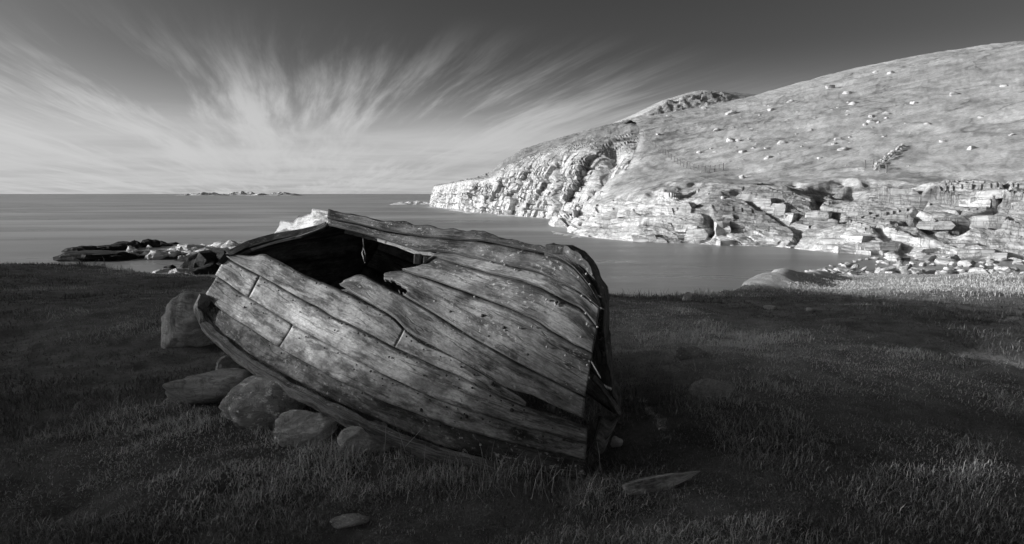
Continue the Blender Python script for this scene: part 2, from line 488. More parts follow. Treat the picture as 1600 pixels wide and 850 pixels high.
# ------------------------------------------------------------------ unseen ridge off to the left, shaped to shade the foreground
def build_shade_ridge():
    A = 75.0
    nx, ny = LY, -LX
    # (place along the ridge, how far the shade reaches, height it ends at)
    prof = [(-46, -60, -4), (-38, -60, -4), (-36, 0, -3), (-33, 9, -2.5), (-31, 13.4, -2.4), (-28, 12.0, -2.0), (-23.5, 9.5, -1.4), (-19, 7.0, -.9), (-17.5, 6.2, -.75), (-14, 7.3, -.4), (-10, 7, -.1), (-8, 6.6, 0), (-6.5, 6, 0), (-6.25, 5, 0),
            (-6.0, -1.9, .7), (-5.2, -2.4, .5), (-4.2, -1.0, .35), (-3.6, .4, .7), (-3.25, 7.5, 0), (0, 8, 0), (10, 8, 0), (40, 6, 0), (70, 0, 0)]  # gap left in the crest so sun reaches hull and stern plank
    pr = np.array(prof); s = np.unique(np.concatenate([np.linspace(-46, 70, 330), pr[:, 0]]))
    t = np.interp(s, pr[:, 0], pr[:, 1]); zz = np.interp(s, pr[:, 0], pr[:, 2])
    crest = zz + (t + A) * math.tan(SUN_EL)
    crest = crest + .3 * vnoise(np.stack([s * .6, 0 * s, 0 * s], -1), 4) * (np.abs(s + 4.4) > 2.5)
    ws = np.array([-60, -42, -26, -14, -7, -3, -.6, 0, .6, 3, 6, 10, 16, 22.])
    hs = np.array([0, .12, .34, .6, .8, .92, .985, 1, .985, .9, .72, .45, .15, -.03])
    Vs = []
    for w, h in zip(ws, hs):
        a = -A + w
        x = s * nx + a * LX; y = s * ny + a * LY
        sm = crest if abs(w) < 1 else np.convolve(np.pad(crest, 6, 'edge'), np.ones(13) / 13, 'valid')
        z = sm * h + (0 if abs(w) < 1 else 1) * .5 * fbm(np.stack([x, y, 0 * x], -1) * .35, 6)
        z = np.minimum(z, crest - .12 * abs(w))
        if h <= 0: z = z * 0 - 5.0
        Vs.append(np.stack([x, y, z], -1))
    V = np.concatenate(Vs)
    me = mesh_np('ridge', V, grid_faces(len(ws), len(s)))
    attr(me, 'rock', .5 + 0 * V[:, 0]); attr(me, 'pale', .8 + 0 * V[:, 0])
    link('ridge', me, M_head, kind='structure', label='unseen rocky ridge off to the left, crest shaped to shade the turf')


build_shade_ridge()


# ------------------------------------------------------------------ headland
def crow(row, n):
    row = np.array(row, float); t = (row[:, 0] - row[0, 0]) / (row[-1, 0] - row[0, 0]); tt = np.linspace(0, 1, n)
    return np.stack([np.interp(tt, t, row[:, i]) for i in range(3)], -1)


def smooth1(a, n):
    if n < 2: return a
    k = np.ones(n) / n
    return np.stack([np.convolve(np.pad(a[:, i], n // 2, 'edge'), k, 'valid')[:len(a)] for i in range(a.shape[1])], -1)


def catmull(P, sub):
    """P: (rows, n, 3) -> more rows; sub: rows to make in each interval"""
    out = []; rr = []
    for i in range(len(P) - 1):
        p0 = P[max(i - 1, 0)]; p1 = P[i]; p2 = P[i + 1]; p3 = P[min(i + 2, len(P) - 1)]
        for t in np.linspace(0, 1, sub[i], endpoint=False):
            c = .5 * ((2 * p1) + .55 * (-p0 + p2) * t * 1.0 + (2 * p0 * .55 - (4 + .55 * 0) * p1 + 0 * p1 + 4 * p2 - 2 * .55 * p3) * 0 * t) if False else None
            m1 = .35 * (p2 - p0); m2 = .35 * (p3 - p1)
            h1 = 2 * t ** 3 - 3 * t ** 2 + 1; h2 = t ** 3 - 2 * t ** 2 + t; h3 = -2 * t ** 3 + 3 * t ** 2; h4 = t ** 3 - t ** 2
            out.append(h1 * p1 + h2 * m1 + h3 * p2 + h4 * m2); rr.append(i + t)
    out.append(P[-1]); rr.append(len(P) - 1)
    return np.array(out), np.array(rr)


def vnormals(G):
    du = np.gradient(G, axis=1); dv = np.gradient(G, axis=0)
    n = np.cross(du, dv); return n / (np.linalg.norm(n, axis=-1, keepdims=True) + 1e-9)


def sea_depth(px, py):
    return at_z(px, py, SEA)[..., 1]


def build_headland():
    n = 1000
    base = [(868, 360), (880, 363), (900, 367), (930, 371), (960, 374), (1000, 377), (1040, 379), (1090, 382), (1150, 384), (1200, 386), (1250, 390), (1300, 394), (1396, 399), (1500, 405), (1600, 410), (1760, 420)]
    base = [(a, b, float(sea_depth(a, b))) for a, b in base]
    b0 = crow(base, n)
    r1 = [(880, 349, 99), (905, 337, 95), (940, 326, 91), (985, 316, 87), (1025, 303, 85), (1040, 301, 83), (1085, 305, 80), (1140, 301, 77), (1200, 303, 74), (1290, 300, 71), (1396, 300, 68), (1600, 306, 61), (1760, 312, 55)]
    r1b = [(905, 334, 106), (940, 320, 101), (985, 305, 96), (1040, 291, 92), (1085, 292, 88), (1140, 287, 85), (1200, 288, 82), (1290, 285, 79), (1396, 284, 75), (1600, 290, 67), (1760, 296, 60)]
    r2 = [(935, 294, 116), (1000, 284, 110), (1060, 276, 104), (1140, 274, 99), (1220, 275, 94), (1300, 270, 89), (1396, 262, 84), (1600, 262, 74), (1760, 262, 66)]
    r3 = [(968, 264, 128), (1040, 254, 127), (1140, 240, 123), (1250, 225, 118), (1396, 205, 112), (1600, 185, 100), (1760, 172, 92)]
    r4 = [(990, 218, 148), (1060, 207, 152), (1160, 190, 152), (1280, 168, 152), (1396, 148, 150), (1600, 120, 140), (1760, 105, 130)]
    r5 = [(984, 190, 172), (1040, 181, 178), (1100, 170, 186), (1190, 151, 196), (1260, 131, 200), (1330, 113, 200), (1396, 98, 200), (1480, 82, 195), (1600, 66, 190), (1760, 56, 180)]
    rows = [at_z(b0[:, 0], b0[:, 1], SEA)]
    rows.insert(0, rows[0] + np.array([0, -1.5, -2.5]))
    for r in (r1, r1b, r2, r3, r4, r5):
        c = smooth1(crow(r, n), 27); rows.append(at_y(c[:, 0], c[:, 1], c[:, 2]))
    last = rows[-1].copy(); last[:, 1] += 25; last[:, 2] -= .5; rows.append(last)
    last = rows[-1].copy(); last[:, 1] += 120; last[:, 2] -= 30; rows.append(last)
    P = np.array(rows)
    # curl the left edge away from the viewer
    w = sstep(34, 0, np.arange(n)) ** 1.5
    rowk = np.array([1, 1, 1, 1, .5, .12, .06, .06, .06, .06])[:, None]
    P[:, :, 1] += w[None] * 16 * rowk; P[:, :, 0] += w[None] * 1.0
    G, rr = catmull(P, [4, 74, 36, 26, 34, 40, 34, 6, 6])
    N = vnormals(G); N = np.where((N[..., 2:3] < 0) & (np.abs(N[..., 2:3]) > .3), -N, N)
    toward = np.sign((N * (np.array([0, 0, 2]) - G)).sum(-1, keepdims=True)); N = N * np.where(toward == 0, 1, toward)
    q = G + np.stack([.5 * fbm(G * .2, 21, 3), .5 * fbm(G * .2, 22, 3), .25 * fbm(G * .15, 23, 3) - .05 * G[..., 0]], -1)
    R_ = rr[:, None] + 0 * G[..., 0]
    edge = .45 * fbm(G * .16, 30, 4) + .25 * vnoise(G * .7, 33)
    rock = sstep(3.15, 2.55, R_ + edge * .9)
    out = sstep(3.55, 3.9, R_ - .0) * sstep(4.2, 3.9, R_) * 0
    rock = np.maximum(rock, out)
    rock = np.maximum(rock, (sstep(30, 8, np.arange(n))[None] * sstep(5.6, 4.8, R_) * sstep(-.2, .3, fbm(G * .25, 98, 3))))
    q2 = np.stack([q[..., 0] * .8 + q[..., 1] * .6, -q[..., 0] * .6 + q[..., 1] * .8, q[..., 2]], -1)
    pxq = 800 + 1000 * G[..., 0] / G[..., 1]
    fade = .1 + .9 * sstep(2.5, 1.9, R_)
    bedded = sstep(1110, 1030, pxq + 15 * fbm(G * .15, 12, 2))
    disp = rock * ((.45 + .45 * bedded) * cellhash(q2, (1e4, 1e4, 1.15), 1) + fade * (1.0 - .3 * bedded) * cellhash(q2, (8.5, 1e4, 1e4), 2) + (.3 + .15 * bedded) * cellhash(q2 + 3.3, (4.2, 1e4, 2.3), 3) + .12 * cellhash(q2 + 1.3, (1.6, 1e4, .55), 4)
                   + (1.3 - .5 * bedded) * fbm(G * np.array([.13, .13, .06]), 40, 2) + .12 * fbm(G * .9, 44, 4) - (1 - bedded) * .9 * sstep(.25, .0, np.abs(fbm(G * np.array([.16, .16, .05]), 47, 2))))
    crk = rock * np.maximum(joints(q2 + 3.3, (4.2, 1e4, 2.3), .2) * sstep(-.3, .1, vnoise(G * .3, 91)), joints(q2 + 1.3, (1.6, 1e4, .55), .09) * sstep(.0, .3, vnoise(G * .35, 92)) * (.3 + .5 * bedded))
    crk = crk * fade
    disp = disp - (.7 + .5 * bedded) * crk
    disp = disp * sstep(.6, 1.05, R_)
    lee = sstep(2.2, 2.9, R_) * (1 - rock)
    disp = disp + lee * (.35 * fbm(G * .12, 50, 4) + .12 * fbm(np.stack([G[..., 0] * .25, G[..., 1] * .25, (G[..., 2] - .27 * G[..., 0]) * 1.0], -1), 53, 3) + .06 * fbm(G * .8, 52, 3)) * sstep(7.9, 7.2, R_)
    lit = np.array([0, 0, 1.0])
    G2 = G + N * disp[..., None]
    # overhung bedding gaps
    me = mesh_np('hillside', G2.reshape(-1, 3), grid_faces(G.shape[0], n), smooth=True)
    flat_rock(me, rock, *rock.shape)
    attr(me, 'rock', rock)
    pxc = 800 + 1000 * G[..., 0] / G[..., 1]
    attr(me, 'pale', np.clip(1.0 - .4 * sstep(46, 18, np.arange(n))[None] * sstep(3.2, 3.8, R_) - .62 * crk - .42 * sstep(1040, 1110, pxc + 20 * fbm(G * .2, 5, 3)) * sstep(1.25, 1.5, R_ + .15 * vnoise(G * .5, 7)) + .25 * np.maximum(0, fbm(G * .12, 77, 3)) * sstep(1100, 1150, pxc), .3, 1.1))
    o = link('hillside', me, M_head, kind='structure', label='sunlit hillside with rocky shore rising right of the bay')
    return o, G2, rock


def build_main_cliff():
    n = 860
    base = [(664, 320), (670, 322), (690, 324.5), (712, 327), (735, 332), (770, 334), (800, 336), (830, 339), (860, 342), (900, 344), (940, 346), (1000, 348), (1080, 350)]
    base = [(a, b, float(sea_depth(a, b))) for a, b in base]
    b0 = crow(base, n)
    rt = [(671, 294, 330), (690, 291, 285), (712, 287, 250), (735, 284, 206), (765, 279, 196), (785, 270, 190), (820, 258, 183), (860, 246, 168), (900, 238, 157), (950, 232, 150), (985, 236, 146), (1020, 240, 143), (1080, 250, 140)]
    rm = [(673, 291, 345), (692, 289, 296), (714, 285, 262), (737, 281, 222), (765, 275, 214), (785, 258, 208), (820, 243, 202), (860, 230, 192), (900, 222, 184), (950, 211, 178), (985, 206, 172), (1020, 206, 168), (1080, 210, 160)]
    rs = [(675, 290, 360), (694, 288, 310), (716, 284, 276), (738, 280, 240), (765, 272, 232), (785, 252, 226), (820, 233, 222), (870, 217, 216), (920, 203, 208), (985, 189, 200), (1020, 186, 200), (1080, 180, 200)]
    rows = [at_z(b0[:, 0], b0[:, 1], SEA)]
    rows.insert(0, rows[0] + np.array([0, -3, -2.5]))
    for r in (rt, rm, rs):
        c = smooth1(crow(r, n), 9); rows.append(at_y(c[:, 0], c[:, 1], c[:, 2]))
    last = rows[-1].copy(); last[:, 1] += 40; last[:, 2] -= 3; rows.append(last)
    last = rows[-1].copy(); last[:, 1] += 100; last[:, 2] = -6; rows.append(last)
    P = np.array(rows)
    w = sstep(14, 0, np.arange(n))
    P[:, :, 1] += w[None] * 30; P[:, :, 0] += w[None] * 2
    G, rr = catmull(P, [4, 140, 30, 24, 6, 6])
    N = vnormals(G); toward = np.sign((N * (np.array([0, 0, 2]) - G)).sum(-1, keepdims=True)); N = N * np.where(toward == 0, 1, toward)
    R_ = rr[:, None] + 0 * G[..., 0]
    rock = sstep(3.0, 2.35, R_ + .45 * fbm(G * .09, 60, 4) + .2 * vnoise(G * .5, 61))
    q = G + np.stack([.8 * fbm(G * .12, 71, 3), .8 * fbm(G * .12, 72, 3), .5 * fbm(G * .08, 73, 3)], -1)
    q2 = np.stack([q[..., 0] * .47 - q[..., 1] * .88, q[..., 0] * .88 + q[..., 1] * .47, q[..., 2]], -1)
    fade = .15 + .85 * sstep(2.0, 1.7, R_)
    disp = rock * (.7 * fbm(np.stack([q2[..., 0] * .13, q2[..., 1] * .13, q2[..., 2] * .03], -1), 80, 3)
                   + fade * (1.1 * cellhash(q2, (6.5, 1e4, 1e4), 4) + .55 * cellhash(q2, (1e4, 1e4, 2.7), 7) + .45 * cellhash(q2 + 1.9, (3.6, 1e4, 3.8), 5) + .12 * cellhash(q2 + 7.7, (1.3, 1e4, 1.2), 6)) + .10 * fbm(G * .8, 82, 3))
    crk = rock * np.maximum(joints(q2 + 1.9, (3.1, 1e4, 3.4), .34) * sstep(-.35, .05, vnoise(G * .2, 93)), joints(q2 + 7.7, (1.3, 1e4, 1.2), .16) * sstep(.05, .35, vnoise(G * .25, 94)))
    crk = crk * fade
    disp = disp - 1.7 * crk
    disp = disp * sstep(.7, 1.1, R_) * (.35 + .65 * sstep(690, 745, b0[:, 0])[None]) * (1 - .8 * sstep(790, 750, b0[:, 0])[None] * sstep(1.75, 2.0, R_))
    disp = disp + (1 - rock) * (.5 * fbm(G * .1, 84, 3) + .2 * fbm(G * .6, 85, 3)) * sstep(4.6, 4.0, R_)
    # cleft: the shadowed recess at the right end of the cliff
    pxr = b0[:, 0][None] + 0 * R_
    gul = np.exp(-((pxr - 945 - 20 * (R_ - 1.5)) / 14) ** 2) * sstep(2.4, 2.0, R_) * sstep(1.0, 1.4, R_)
    gul2 = np.exp(-((pxr - 872) / 5) ** 2) * sstep(2.1, 1.8, R_) * .6 + np.exp(-((pxr - 812 + 6 * R_) / 4) ** 2) * sstep(2.0, 1.8, R_) * .5 + np.exp(-((pxr - 757) / 4) ** 2) * .5 * sstep(2.0, 1.8, R_)
    disp = disp - 2.6 * gul - 1.6 * gul2
    G2 = G + N * disp[..., None]
    me = mesh_np('headland_cliff', G2.reshape(-1, 3), grid_faces(G.shape[0], n), smooth=True)
    flat_rock(me, rock, *rock.shape)
    attr(me, 'rock', rock); attr(me, 'pale', np.clip(1.08 - .6 * crk - .25 * sstep(1.7, 2.2, R_ + .3 * fbm(G * .2, 96, 3)), .3, 1.1))
    return link('headland_cliff', me, M_main, kind='structure', label='tall pale jointed sea cliff running out to the headland tip'), G2, rock


def build_knoll():
    n = 160
    top = [(960, 196), (985, 186), (1000, 180), (1020, 170), (1040, 161), (1065, 154), (1090, 147), (1110, 145), (1130, 146), (1160, 149), (1190, 152), (1230, 158)]
    t0 = crow([(a, b, 310) for a, b in top], n)
    c = at_y(t0[:, 0], t0[:, 1], t0[:, 2])
    foot = c.copy(); foot[:, 1] -= 40; foot[:, 2] = c[:, 2] * .5 + 6
    shoulder = c.copy(); shoulder[:, 1] -= 5; shoulder[:, 2] -= 1.5
    lowf = c.copy(); lowf[:, 1] -= 16; lowf[:, 2] -= np.minimum(11, c[:, 2] * .3)
    back = c.copy(); back[:, 1] += 20; back2 = c.copy(); back2[:, 1] += 90; back2[:, 2] = -5
    G, rr = catmull(np.array([foot, lowf, shoulder, c, back, back2]), [12, 30, 12, 4, 4])
    N = vnormals(G); toward = np.sign((N * (np.array([0, 0, 2]) - G)).sum(-1, keepdims=True)); N = N * np.where(toward == 0, 1, toward)
    px = t0[:, 0][None] + 0 * G[..., 0]
    rock = sstep(.3, .7, sstep(.6, 1.2, rr)[:, None] * sstep(3.2, 2.2, rr)[:, None] * sstep(1165, 1100, px) + .3 * fbm(G * .12, 90, 3))
    disp = rock * (.9 * cellhash(G + 2 * fbm(G * .1, 3)[..., None], (5, 5, 3.5), 8) + .4 * cellhash(G, (2.2, 2.2, 1.6), 9) + fbm(G * .3, 12, 3) * .5)
    disp = disp * sstep(3.3, 2.9, rr)[:, None]
    me = mesh_np('hill', (G + N * disp[..., None]).reshape(-1, 3), grid_faces(G.shape[0], n))
    attr(me, 'rock', rock); attr(me, 'pale', .62 + 0 * rock)
    return link('hill', me, M_head, kind='structure', label='far rocky knoll behind the shoulder of the hillside')


hillside, HG, HR = build_headland()
cliff, CG, CR = build_main_cliff()
knoll = build_knoll()


def bvh_of(o):
    bpy.context.view_layer.update()
    return BVHTree.FromObject(o, bpy.context.evaluated_depsgraph_get())


bvh_h, bvh_c = bvh_of(hillside), bvh_of(cliff)
CAMV = Vector((0, 0, CAM_Z))


def hit(px, py, which=None):
    d = Vector(ray(px, py)).normalized(); best = None
    for b in ([bvh_h, bvh_c] if which is None else [which]):
        h = b.ray_cast(CAMV, d)
        if h[0] is not None and (best is None or h[3] < best[3]): best = h
    if best is None: return None
    nrm = best[1]
    if nrm.dot(d) > 0: nrm = -nrm
    return best[0], nrm, best[3]


# ------------------------------------------------------------------ stones
def rock_mesh(name, seed, sub=3, cuts=7, rough=.18, blocky=0.0, smooth=False):
    rng = random.Random(seed); bm = bmesh.new()
    bmesh.ops.create_icosphere(bm, subdivisions=sub, radius=1)
    V = np.array([v.co[:] for v in bm.verts])
    if blocky:
        V = np.sign(V) * np.abs(V) ** (1 - blocky); V /= np.abs(V).max()
    for c in range(cuts):
        nrm = np.array([rng.gauss(0, 1), rng.gauss(0, 1), rng.gauss(0, .8)]); nrm /= np.linalg.norm(nrm)
        d = rng.uniform(.55, .85); e = V @ nrm - d
        V = V - np.where(e > 0, e, 0)[:, None] * nrm * .92
    V = V * (1 + rough * fbm(V * 1.3 + seed * 3.1, seed, 3))[:, None]
    V = V * (1 + .35 * rough * fbm(V * 3.7 + seed, seed + 5, 3) - .22 * rough * np.clip(1 - np.abs(vnoise(V * 2.1 + seed * 1.7, seed + 9)) / .07, 0, 1))[:, None]
    for v, c in zip(bm.verts, V): v.co = c
    return bm_mesh(name, bm, smooth)


def block_mesh(name, seed):
    rng = random.Random(seed); bm = bmesh.new(); bmesh.ops.create_cube(bm, size=2)
    bmesh.ops.subdivide_edges(bm, edges=bm.edges[:], cuts=1, use_grid_fill=True)
    for v in bm.verts:
        c = v.co.copy()
        k = sum(abs(a) > .9 for a in c)
        s = {3: .86, 2: .95, 1: 1.03}.get(k, 1)
        v.co = Vector((c.x * s + rng.uniform(-.16, .16), c.y * s + rng.uniform(-.16, .16), c.z * s + rng.uniform(-.12, .12)))
    bmesh.ops.triangulate(bm, faces=bm.faces[:])
    return bm_mesh(name, bm)


BLOCKS = [block_mesh('rock_block', 100 + i) for i in range(10)]
BOULD = [rock_mesh('boulder', 200 + i, 2, 12, .2, .3) for i in range(8)]
for m_ in BLOCKS: m_.materials.append(M_block)


def cliff_blocks(parent, bv, zones, seed, scale):
    rng = random.Random(seed); cnt = 0
    for (x0, x1, ytop, ybot, num, smin, smax, hgt) in zones:
        for _ in range(num):
            px = rng.uniform(x0, x1); f = rng.random()
            py = ytop(px) + (ybot(px) - ytop(px)) * f
            h = hit(px, py, bv)
            if h is None: continue
            p, nr, dist = h
            if nr.z > .92: continue
            w = rng.uniform(smin, smax); hz = w * rng.uniform(*hgt); dp = w * rng.uniform(.5, .9)
            o = bpy.data.objects.new('rock_block', rng.choice(BLOCKS)); C.objects.link(o); o.parent = parent
            yaw = math.atan2(nr.y, nr.x) + rng.gauss(0, .18)
            o.location = p - nr * dp * rng.uniform(.7, .95)
            o.rotation_euler = (rng.gauss(0, .05), rng.gauss(0, .05) , yaw)
            o.scale = (dp, w, hz)
            cnt += 1
    return cnt


def lin(*pts):
    a = np.array(pts, float); return lambda x: float(np.interp(x, a[:, 0], a[:, 1]))


cliff_blocks(hillside, bvh_h, [
    (885, 1060, lin((885, 352), (940, 328), (1000, 312), (1060, 306)), lin((885, 362), (1060, 379)), 26, .7, 1.7, (.18, .34)),
    (1060, 1330, lin((1060, 302), (1330, 300)), lin((1060, 378), (1330, 388)), 26, .5, 1.5, (.3, .65)),
    (1160, 1600, lin((1160, 376), (1396, 376), (1600, 385)), lin((1160, 386), (1396, 398), (1600, 410)), 34, .9, 1.9, (.3, .42)),
    (1330, 1600, lin((1330, 300), (1600, 308)), lin((1330, 385), (1600, 400)), 20, .5, 1.5, (.25, .5)),
], 5, 1)
cliff_blocks(cliff, bvh_c, [
    (680, 745, lin((676, 300), (745, 294)), lin((676, 321), (745, 331)), 22, .5, 1.3, (.3, .6)),
    (740, 985, lin((740, 294), (790, 274), (860, 256), (985, 250)), lin((740, 331), (900, 342), (985, 330)), 34, .4, 1.0, (.5, 1.2)),
    (690, 960, lin((690, 324), (800, 333), (960, 340)), lin((690, 326), (800, 336), (960, 345)), 46, .4, 1.2, (.35, .7)),
], 6, 1)

# boulders on the hillside
HB = [(515, 328, 30), (668, 358, 45), (897, 338, 28), (835, 367, 14), (865, 310, 16), (988, 397, 16), (725, 380, 10), (665, 517, 40), (710, 515, 25), (698, 553, 18),
      (735, 580, 35), (800, 558, 20), (872, 556, 22), (960, 528, 45), (885, 612, 40), (583, 455, 30), (487, 582, 28), (575, 578, 18), (553, 560, 14), (1247, 335, 14),
      (1343, 345, 16), (1368, 303, 40), (1340, 240, 40), (1240, 212, 45), (1125, 455, 24), (1115, 418, 12), (1282, 508, 32), (1258, 533, 26), (1310, 565, 38), (1475, 375, 28),
      (1470, 402, 32), (1440, 424, 20), (1515, 410, 20), (1555, 360, 24), (1563, 385, 20), (1545, 490, 20), (1495, 120, 20), (1585, 128, 30), (1175, 612, 24), (735, 728, 35),
      (680, 440, 18), (785, 447, 14), (250, 478, 20), (310, 370, 15), (1050, 348, 10), (1150, 385, 12), (860, 406, 12), (495, 437, 10), (1350, 495, 14), (1010, 290, 26),
      (1720, 300, 30), (1800, 420, 26), (1950, 250, 34), (2100, 380, 24), (2240, 200, 30), (1880, 520, 22), (2050, 560, 34), (2280, 480, 20)]
HBL = {1: 'largest pale boulder high on the slope under the knoll', 0: 'pale boulder at the skyline just right of the rocky knoll', 7: 'broad pale boulder, left one of the pair above the fence',
       8: 'rounder pale boulder, right one of the pair above the fence', 13: 'wide pale boulder in the middle of the grassy slope', 14: 'pale pointed boulder low on the slope above the rocky shore',
       21: 'wide pale boulder on the upper right slope', 22: 'flat pale outcrop stone highest on the right slope', 23: 'long pale outcrop streak near the hill crest',
       28: 'wide pale boulder on the right slope left of the stone wall', 39: 'pale boulder at the foot of the slope just above the shore rocks', 15: 'flat pale slab on the slope left of the boulder pair'}
_r = random.Random(77)
for _ in range(60):
    HB.append((_r.uniform(480, 1700), _r.uniform(260, 700), _r.choice((5, 6, 7, 8, 10, 13))))
rng = random.Random(3)
for i, (zx, zy, sz) in enumerate(HB):
    px, py = 960 + zx / 3.67, 80 + zy / 3.67
    h = hit(px, py, bvh_h)
    if h is None: continue
    p, nr, dist = h
    w = sz / 3.67 / 1000 * dist * .6
    w = min(w, 1.25)
    o = link('hill_boulder', BOULD[i % 8], M_boulder, category='boulder', group='pale boulders scattered on the hillside',
             label=HBL.get(i, 'small pale boulder among many scattered on the grassy hillside'))
    o.location = p + nr * .02 * w; o.scale = (w * 1.15, w, w * rng.uniform(.55, .8)); o.rotation_euler = (0, 0, rng.uniform(0, 6))


# ------------------------------------------------------------------ fence on the hillside
def box_mesh(name, sx, sy, sz, taper=1.0):
    bm = bmesh.new(); bmesh.ops.create_cube(bm, size=1)
    for v in bm.verts:
        k = taper if v.co.z > 0 else 1
        v.co = Vector((v.co.x * sx * k, v.co.y * sy * k, (v.co.z + .5) * sz))
    return bm_mesh(name, bm)


def tube_np(path, rad, sides=6, closed_ends=True, taper=None):
    path = np.asarray(path, float); n = len(path)
    T = np.gradient(path, axis=0); T /= np.linalg.norm(T, axis=1, keepdims=True) + 1e-9
    up = np.array([0, 0, 1.0]); V = []
    for i in range(n):
        a = np.cross(T[i], up)
        if np.linalg.norm(a) < 1e-3: a = np.cross(T[i], np.array([1.0, 0, 0]))
        a /= np.linalg.norm(a); b = np.cross(a, T[i])
        r = rad if taper is None else rad * taper[i]
        for j in range(sides):
            th = 2 * math.pi * j / sides; V.append(path[i] + r * (math.cos(th) * a + math.sin(th) * b))
    Fc = []
    for i in range(n - 1):
        for j in range(sides):
            Fc.append((i * sides + j, i * sides + (j + 1) % sides, (i + 1) * sides + (j + 1) % sides, (i + 1) * sides + j))
    return np.array(V), np.array(Fc)


def build_fence(path, label, height=1.25, wire=True):
    pts = []
    for zx, zy in path:
        h = hit(960 + zx / 3.67, 80 + zy / 3.67, bvh_h)
        if h is not None: pts.append(h[0])
    root = empty('fence', pts[0], category='fence', label=label)
    pm = box_mesh('post', .12, .12, height, .9)
    for p in pts:
        o = link('post', pm, M_post, root); o.location = p - pts[0] - Vector((0, 0, .1)); o.rotation_euler = (random.uniform(-.06, .06), random.uniform(-.08, .08), random.uniform(0, 3))
    for hh in (.45, .95):
        V, Fc = tube_np([np.array(p) + np.array([0, 0, hh]) - np.array(pts[0]) for p in pts], .02, 4)
        link('wire', mesh_np('wire', V, Fc), M_wire, root)


random.seed(4)
build_fence([(120, 452), (140, 468), (165, 490), (190, 515), (215, 535), (235, 552), (255, 570), (272, 582), (290, 596), (308, 610), (325, 622), (342, 634), (360, 646), (378, 656), (396, 664), (414, 670), (432, 676), (455, 684), (478, 692), (500, 698), (520, 697), (545, 694), (575, 692), (600, 688), (625, 682)],
            'wire fence on thin wooden posts running down the grassy hillside')
build_fence([(1440, 672), (1480, 668), (1520, 690), (1560, 700)], 'short post fence beside the ruined stone wall at the right')


def build_wall():
    pts = []
    for px, py in [(1366, 266), (1380, 254), (1396, 240), (1412, 229)]:
        h = hit(px, py, bvh_h)
        if h: pts.append(h[0])
    root = empty('stone_wall', pts[0], category='stone wall', label='tumbled dry stone wall climbing the slope at the right')
    rng = random.Random(8)
    for i in range(len(pts) - 1):
        a, b = pts[i], pts[i + 1]; L = (b - a).length; num = int(L / .42)
        for c in range(2):
            for j in range(num):
                t = (j + rng.random() * .6) / num
                o = link('stone', BOULD[rng.randrange(8)], M_boulder, root)
                o.location = a.lerp(b, t) - pts[0] + Vector((rng.gauss(0, .12), rng.gauss(0, .12), .12 + c * .30 + rng.uniform(-.1, .1)))
                o.rotation_euler = (rng.gauss(0, .15), rng.gauss(0, .15), math.atan2(b.y - a.y, b.x - a.x) + rng.gauss(0, .2)); o.scale = (rng.uniform(.16, .30), .22, rng.uniform(.12, .19))


build_wall()

# ------------------------------------------------------------------ beach at the head of the bay
rng = random.Random(12)
bvh_g = bvh_of(ground)


def ghit(px, py):
    h = bvh_g.ray_cast(CAMV, Vector(ray(px, py)).normalized()); return h


for i in range(190):
    px = rng.uniform(1262, 1600); f = rng.random()
    top = np.interp(px, [1165, 1290, 1396, 1600], [432, 408, 396, 404]); bot = np.interp(px, [1165, 1250, 1310, 1396, 1600], [438, 428, 424, 424, 436])
    py = top + (bot - top) * f
    p = at_z(px, py, SEA + .1 + .7 * f) if px > 1300 else at_z(px, py, SEA + .5)
    gz = float(ground_z(p[0], p[1]))
    if gz > p[2]: p = np.array((ghit(px, py)[0] if ghit(px, py)[0] else p))
    w = rng.uniform(.13, .42) * (1.0 if rng.random() < .85 else 1.9)
    o = link('beach_boulder', BOULD[rng.randrange(8)], M_beach, category='boulder', group='pale boulders along the beach at the bay head',
             label='pale rounded boulder among many on the beach at the bay head')
    o.location = p; o.location.z = max(gz, SEA) + .12 * w; o.scale = (w * 1.2, w, w * rng.uniform(.45, .75)); o.rotation_euler = (rng.gauss(0, .2), rng.gauss(0, .2), rng.uniform(0, 6))

# ------------------------------------------------------------------ left shore
rng = random.Random(21)
SHORE = [rock_mesh('shore_rock', 300 + i, 3, 9, .28, .25) for i in range(6)]


ORD = ['first', 'second', 'third', 'fourth', 'fifth', 'sixth', 'seventh', 'eighth', 'ninth', 'tenth', 'eleventh']


def nth(lst, i):
    return ORD[sorted(range(len(lst)), key=lambda j: lst[j][0]).index(i)]


def shore_rock(px, py, w, hgt, m, label, group, i, z=SEA, yaw=None):
    p = at_z(px, py, z)
    o = link('shore_rock', SHORE[i % 6].copy() if m is not None else SHORE[i % 6], m, category='rock', label=label, group=group)
    o.location = p; o.scale = (w, w * rng.uniform(.6, .9), hgt); o.rotation_euler = (rng.gauss(0, .12), rng.gauss(0, .12), rng.uniform(-.5, .5) if yaw is None else yaw)
    return o


# dark weed-covered reef at the far left
for i, (px, py, w, h) in enumerate(LST := [(212, 387, 1.1, .9), (235, 386, 1.3, .8), (252, 384, 1.4, .5), (268, 382, .9, .25), (196, 389, 1.6, .8), (170, 391, 1.3, .5), (130, 393, 1.9, .6)]):
    shore_rock(px, py, w, h, M_weed, 'dark weedy rock of the low left reef, ' + nth(LST, i) + ' from the left', 'dark reef rocks off the left shore', i)
for i, (px, py, w, h) in enumerate(LST := [(214, 398, .8, .6), (205, 392, .5, .45), (234, 389, .5, .4)]):
    shore_rock(px, py, w, h, M_shore, 'pale sunlit rock beside the dark left reef, ' + nth(LST, i) + ' from the left', 'pale rocks by the left reef', i)
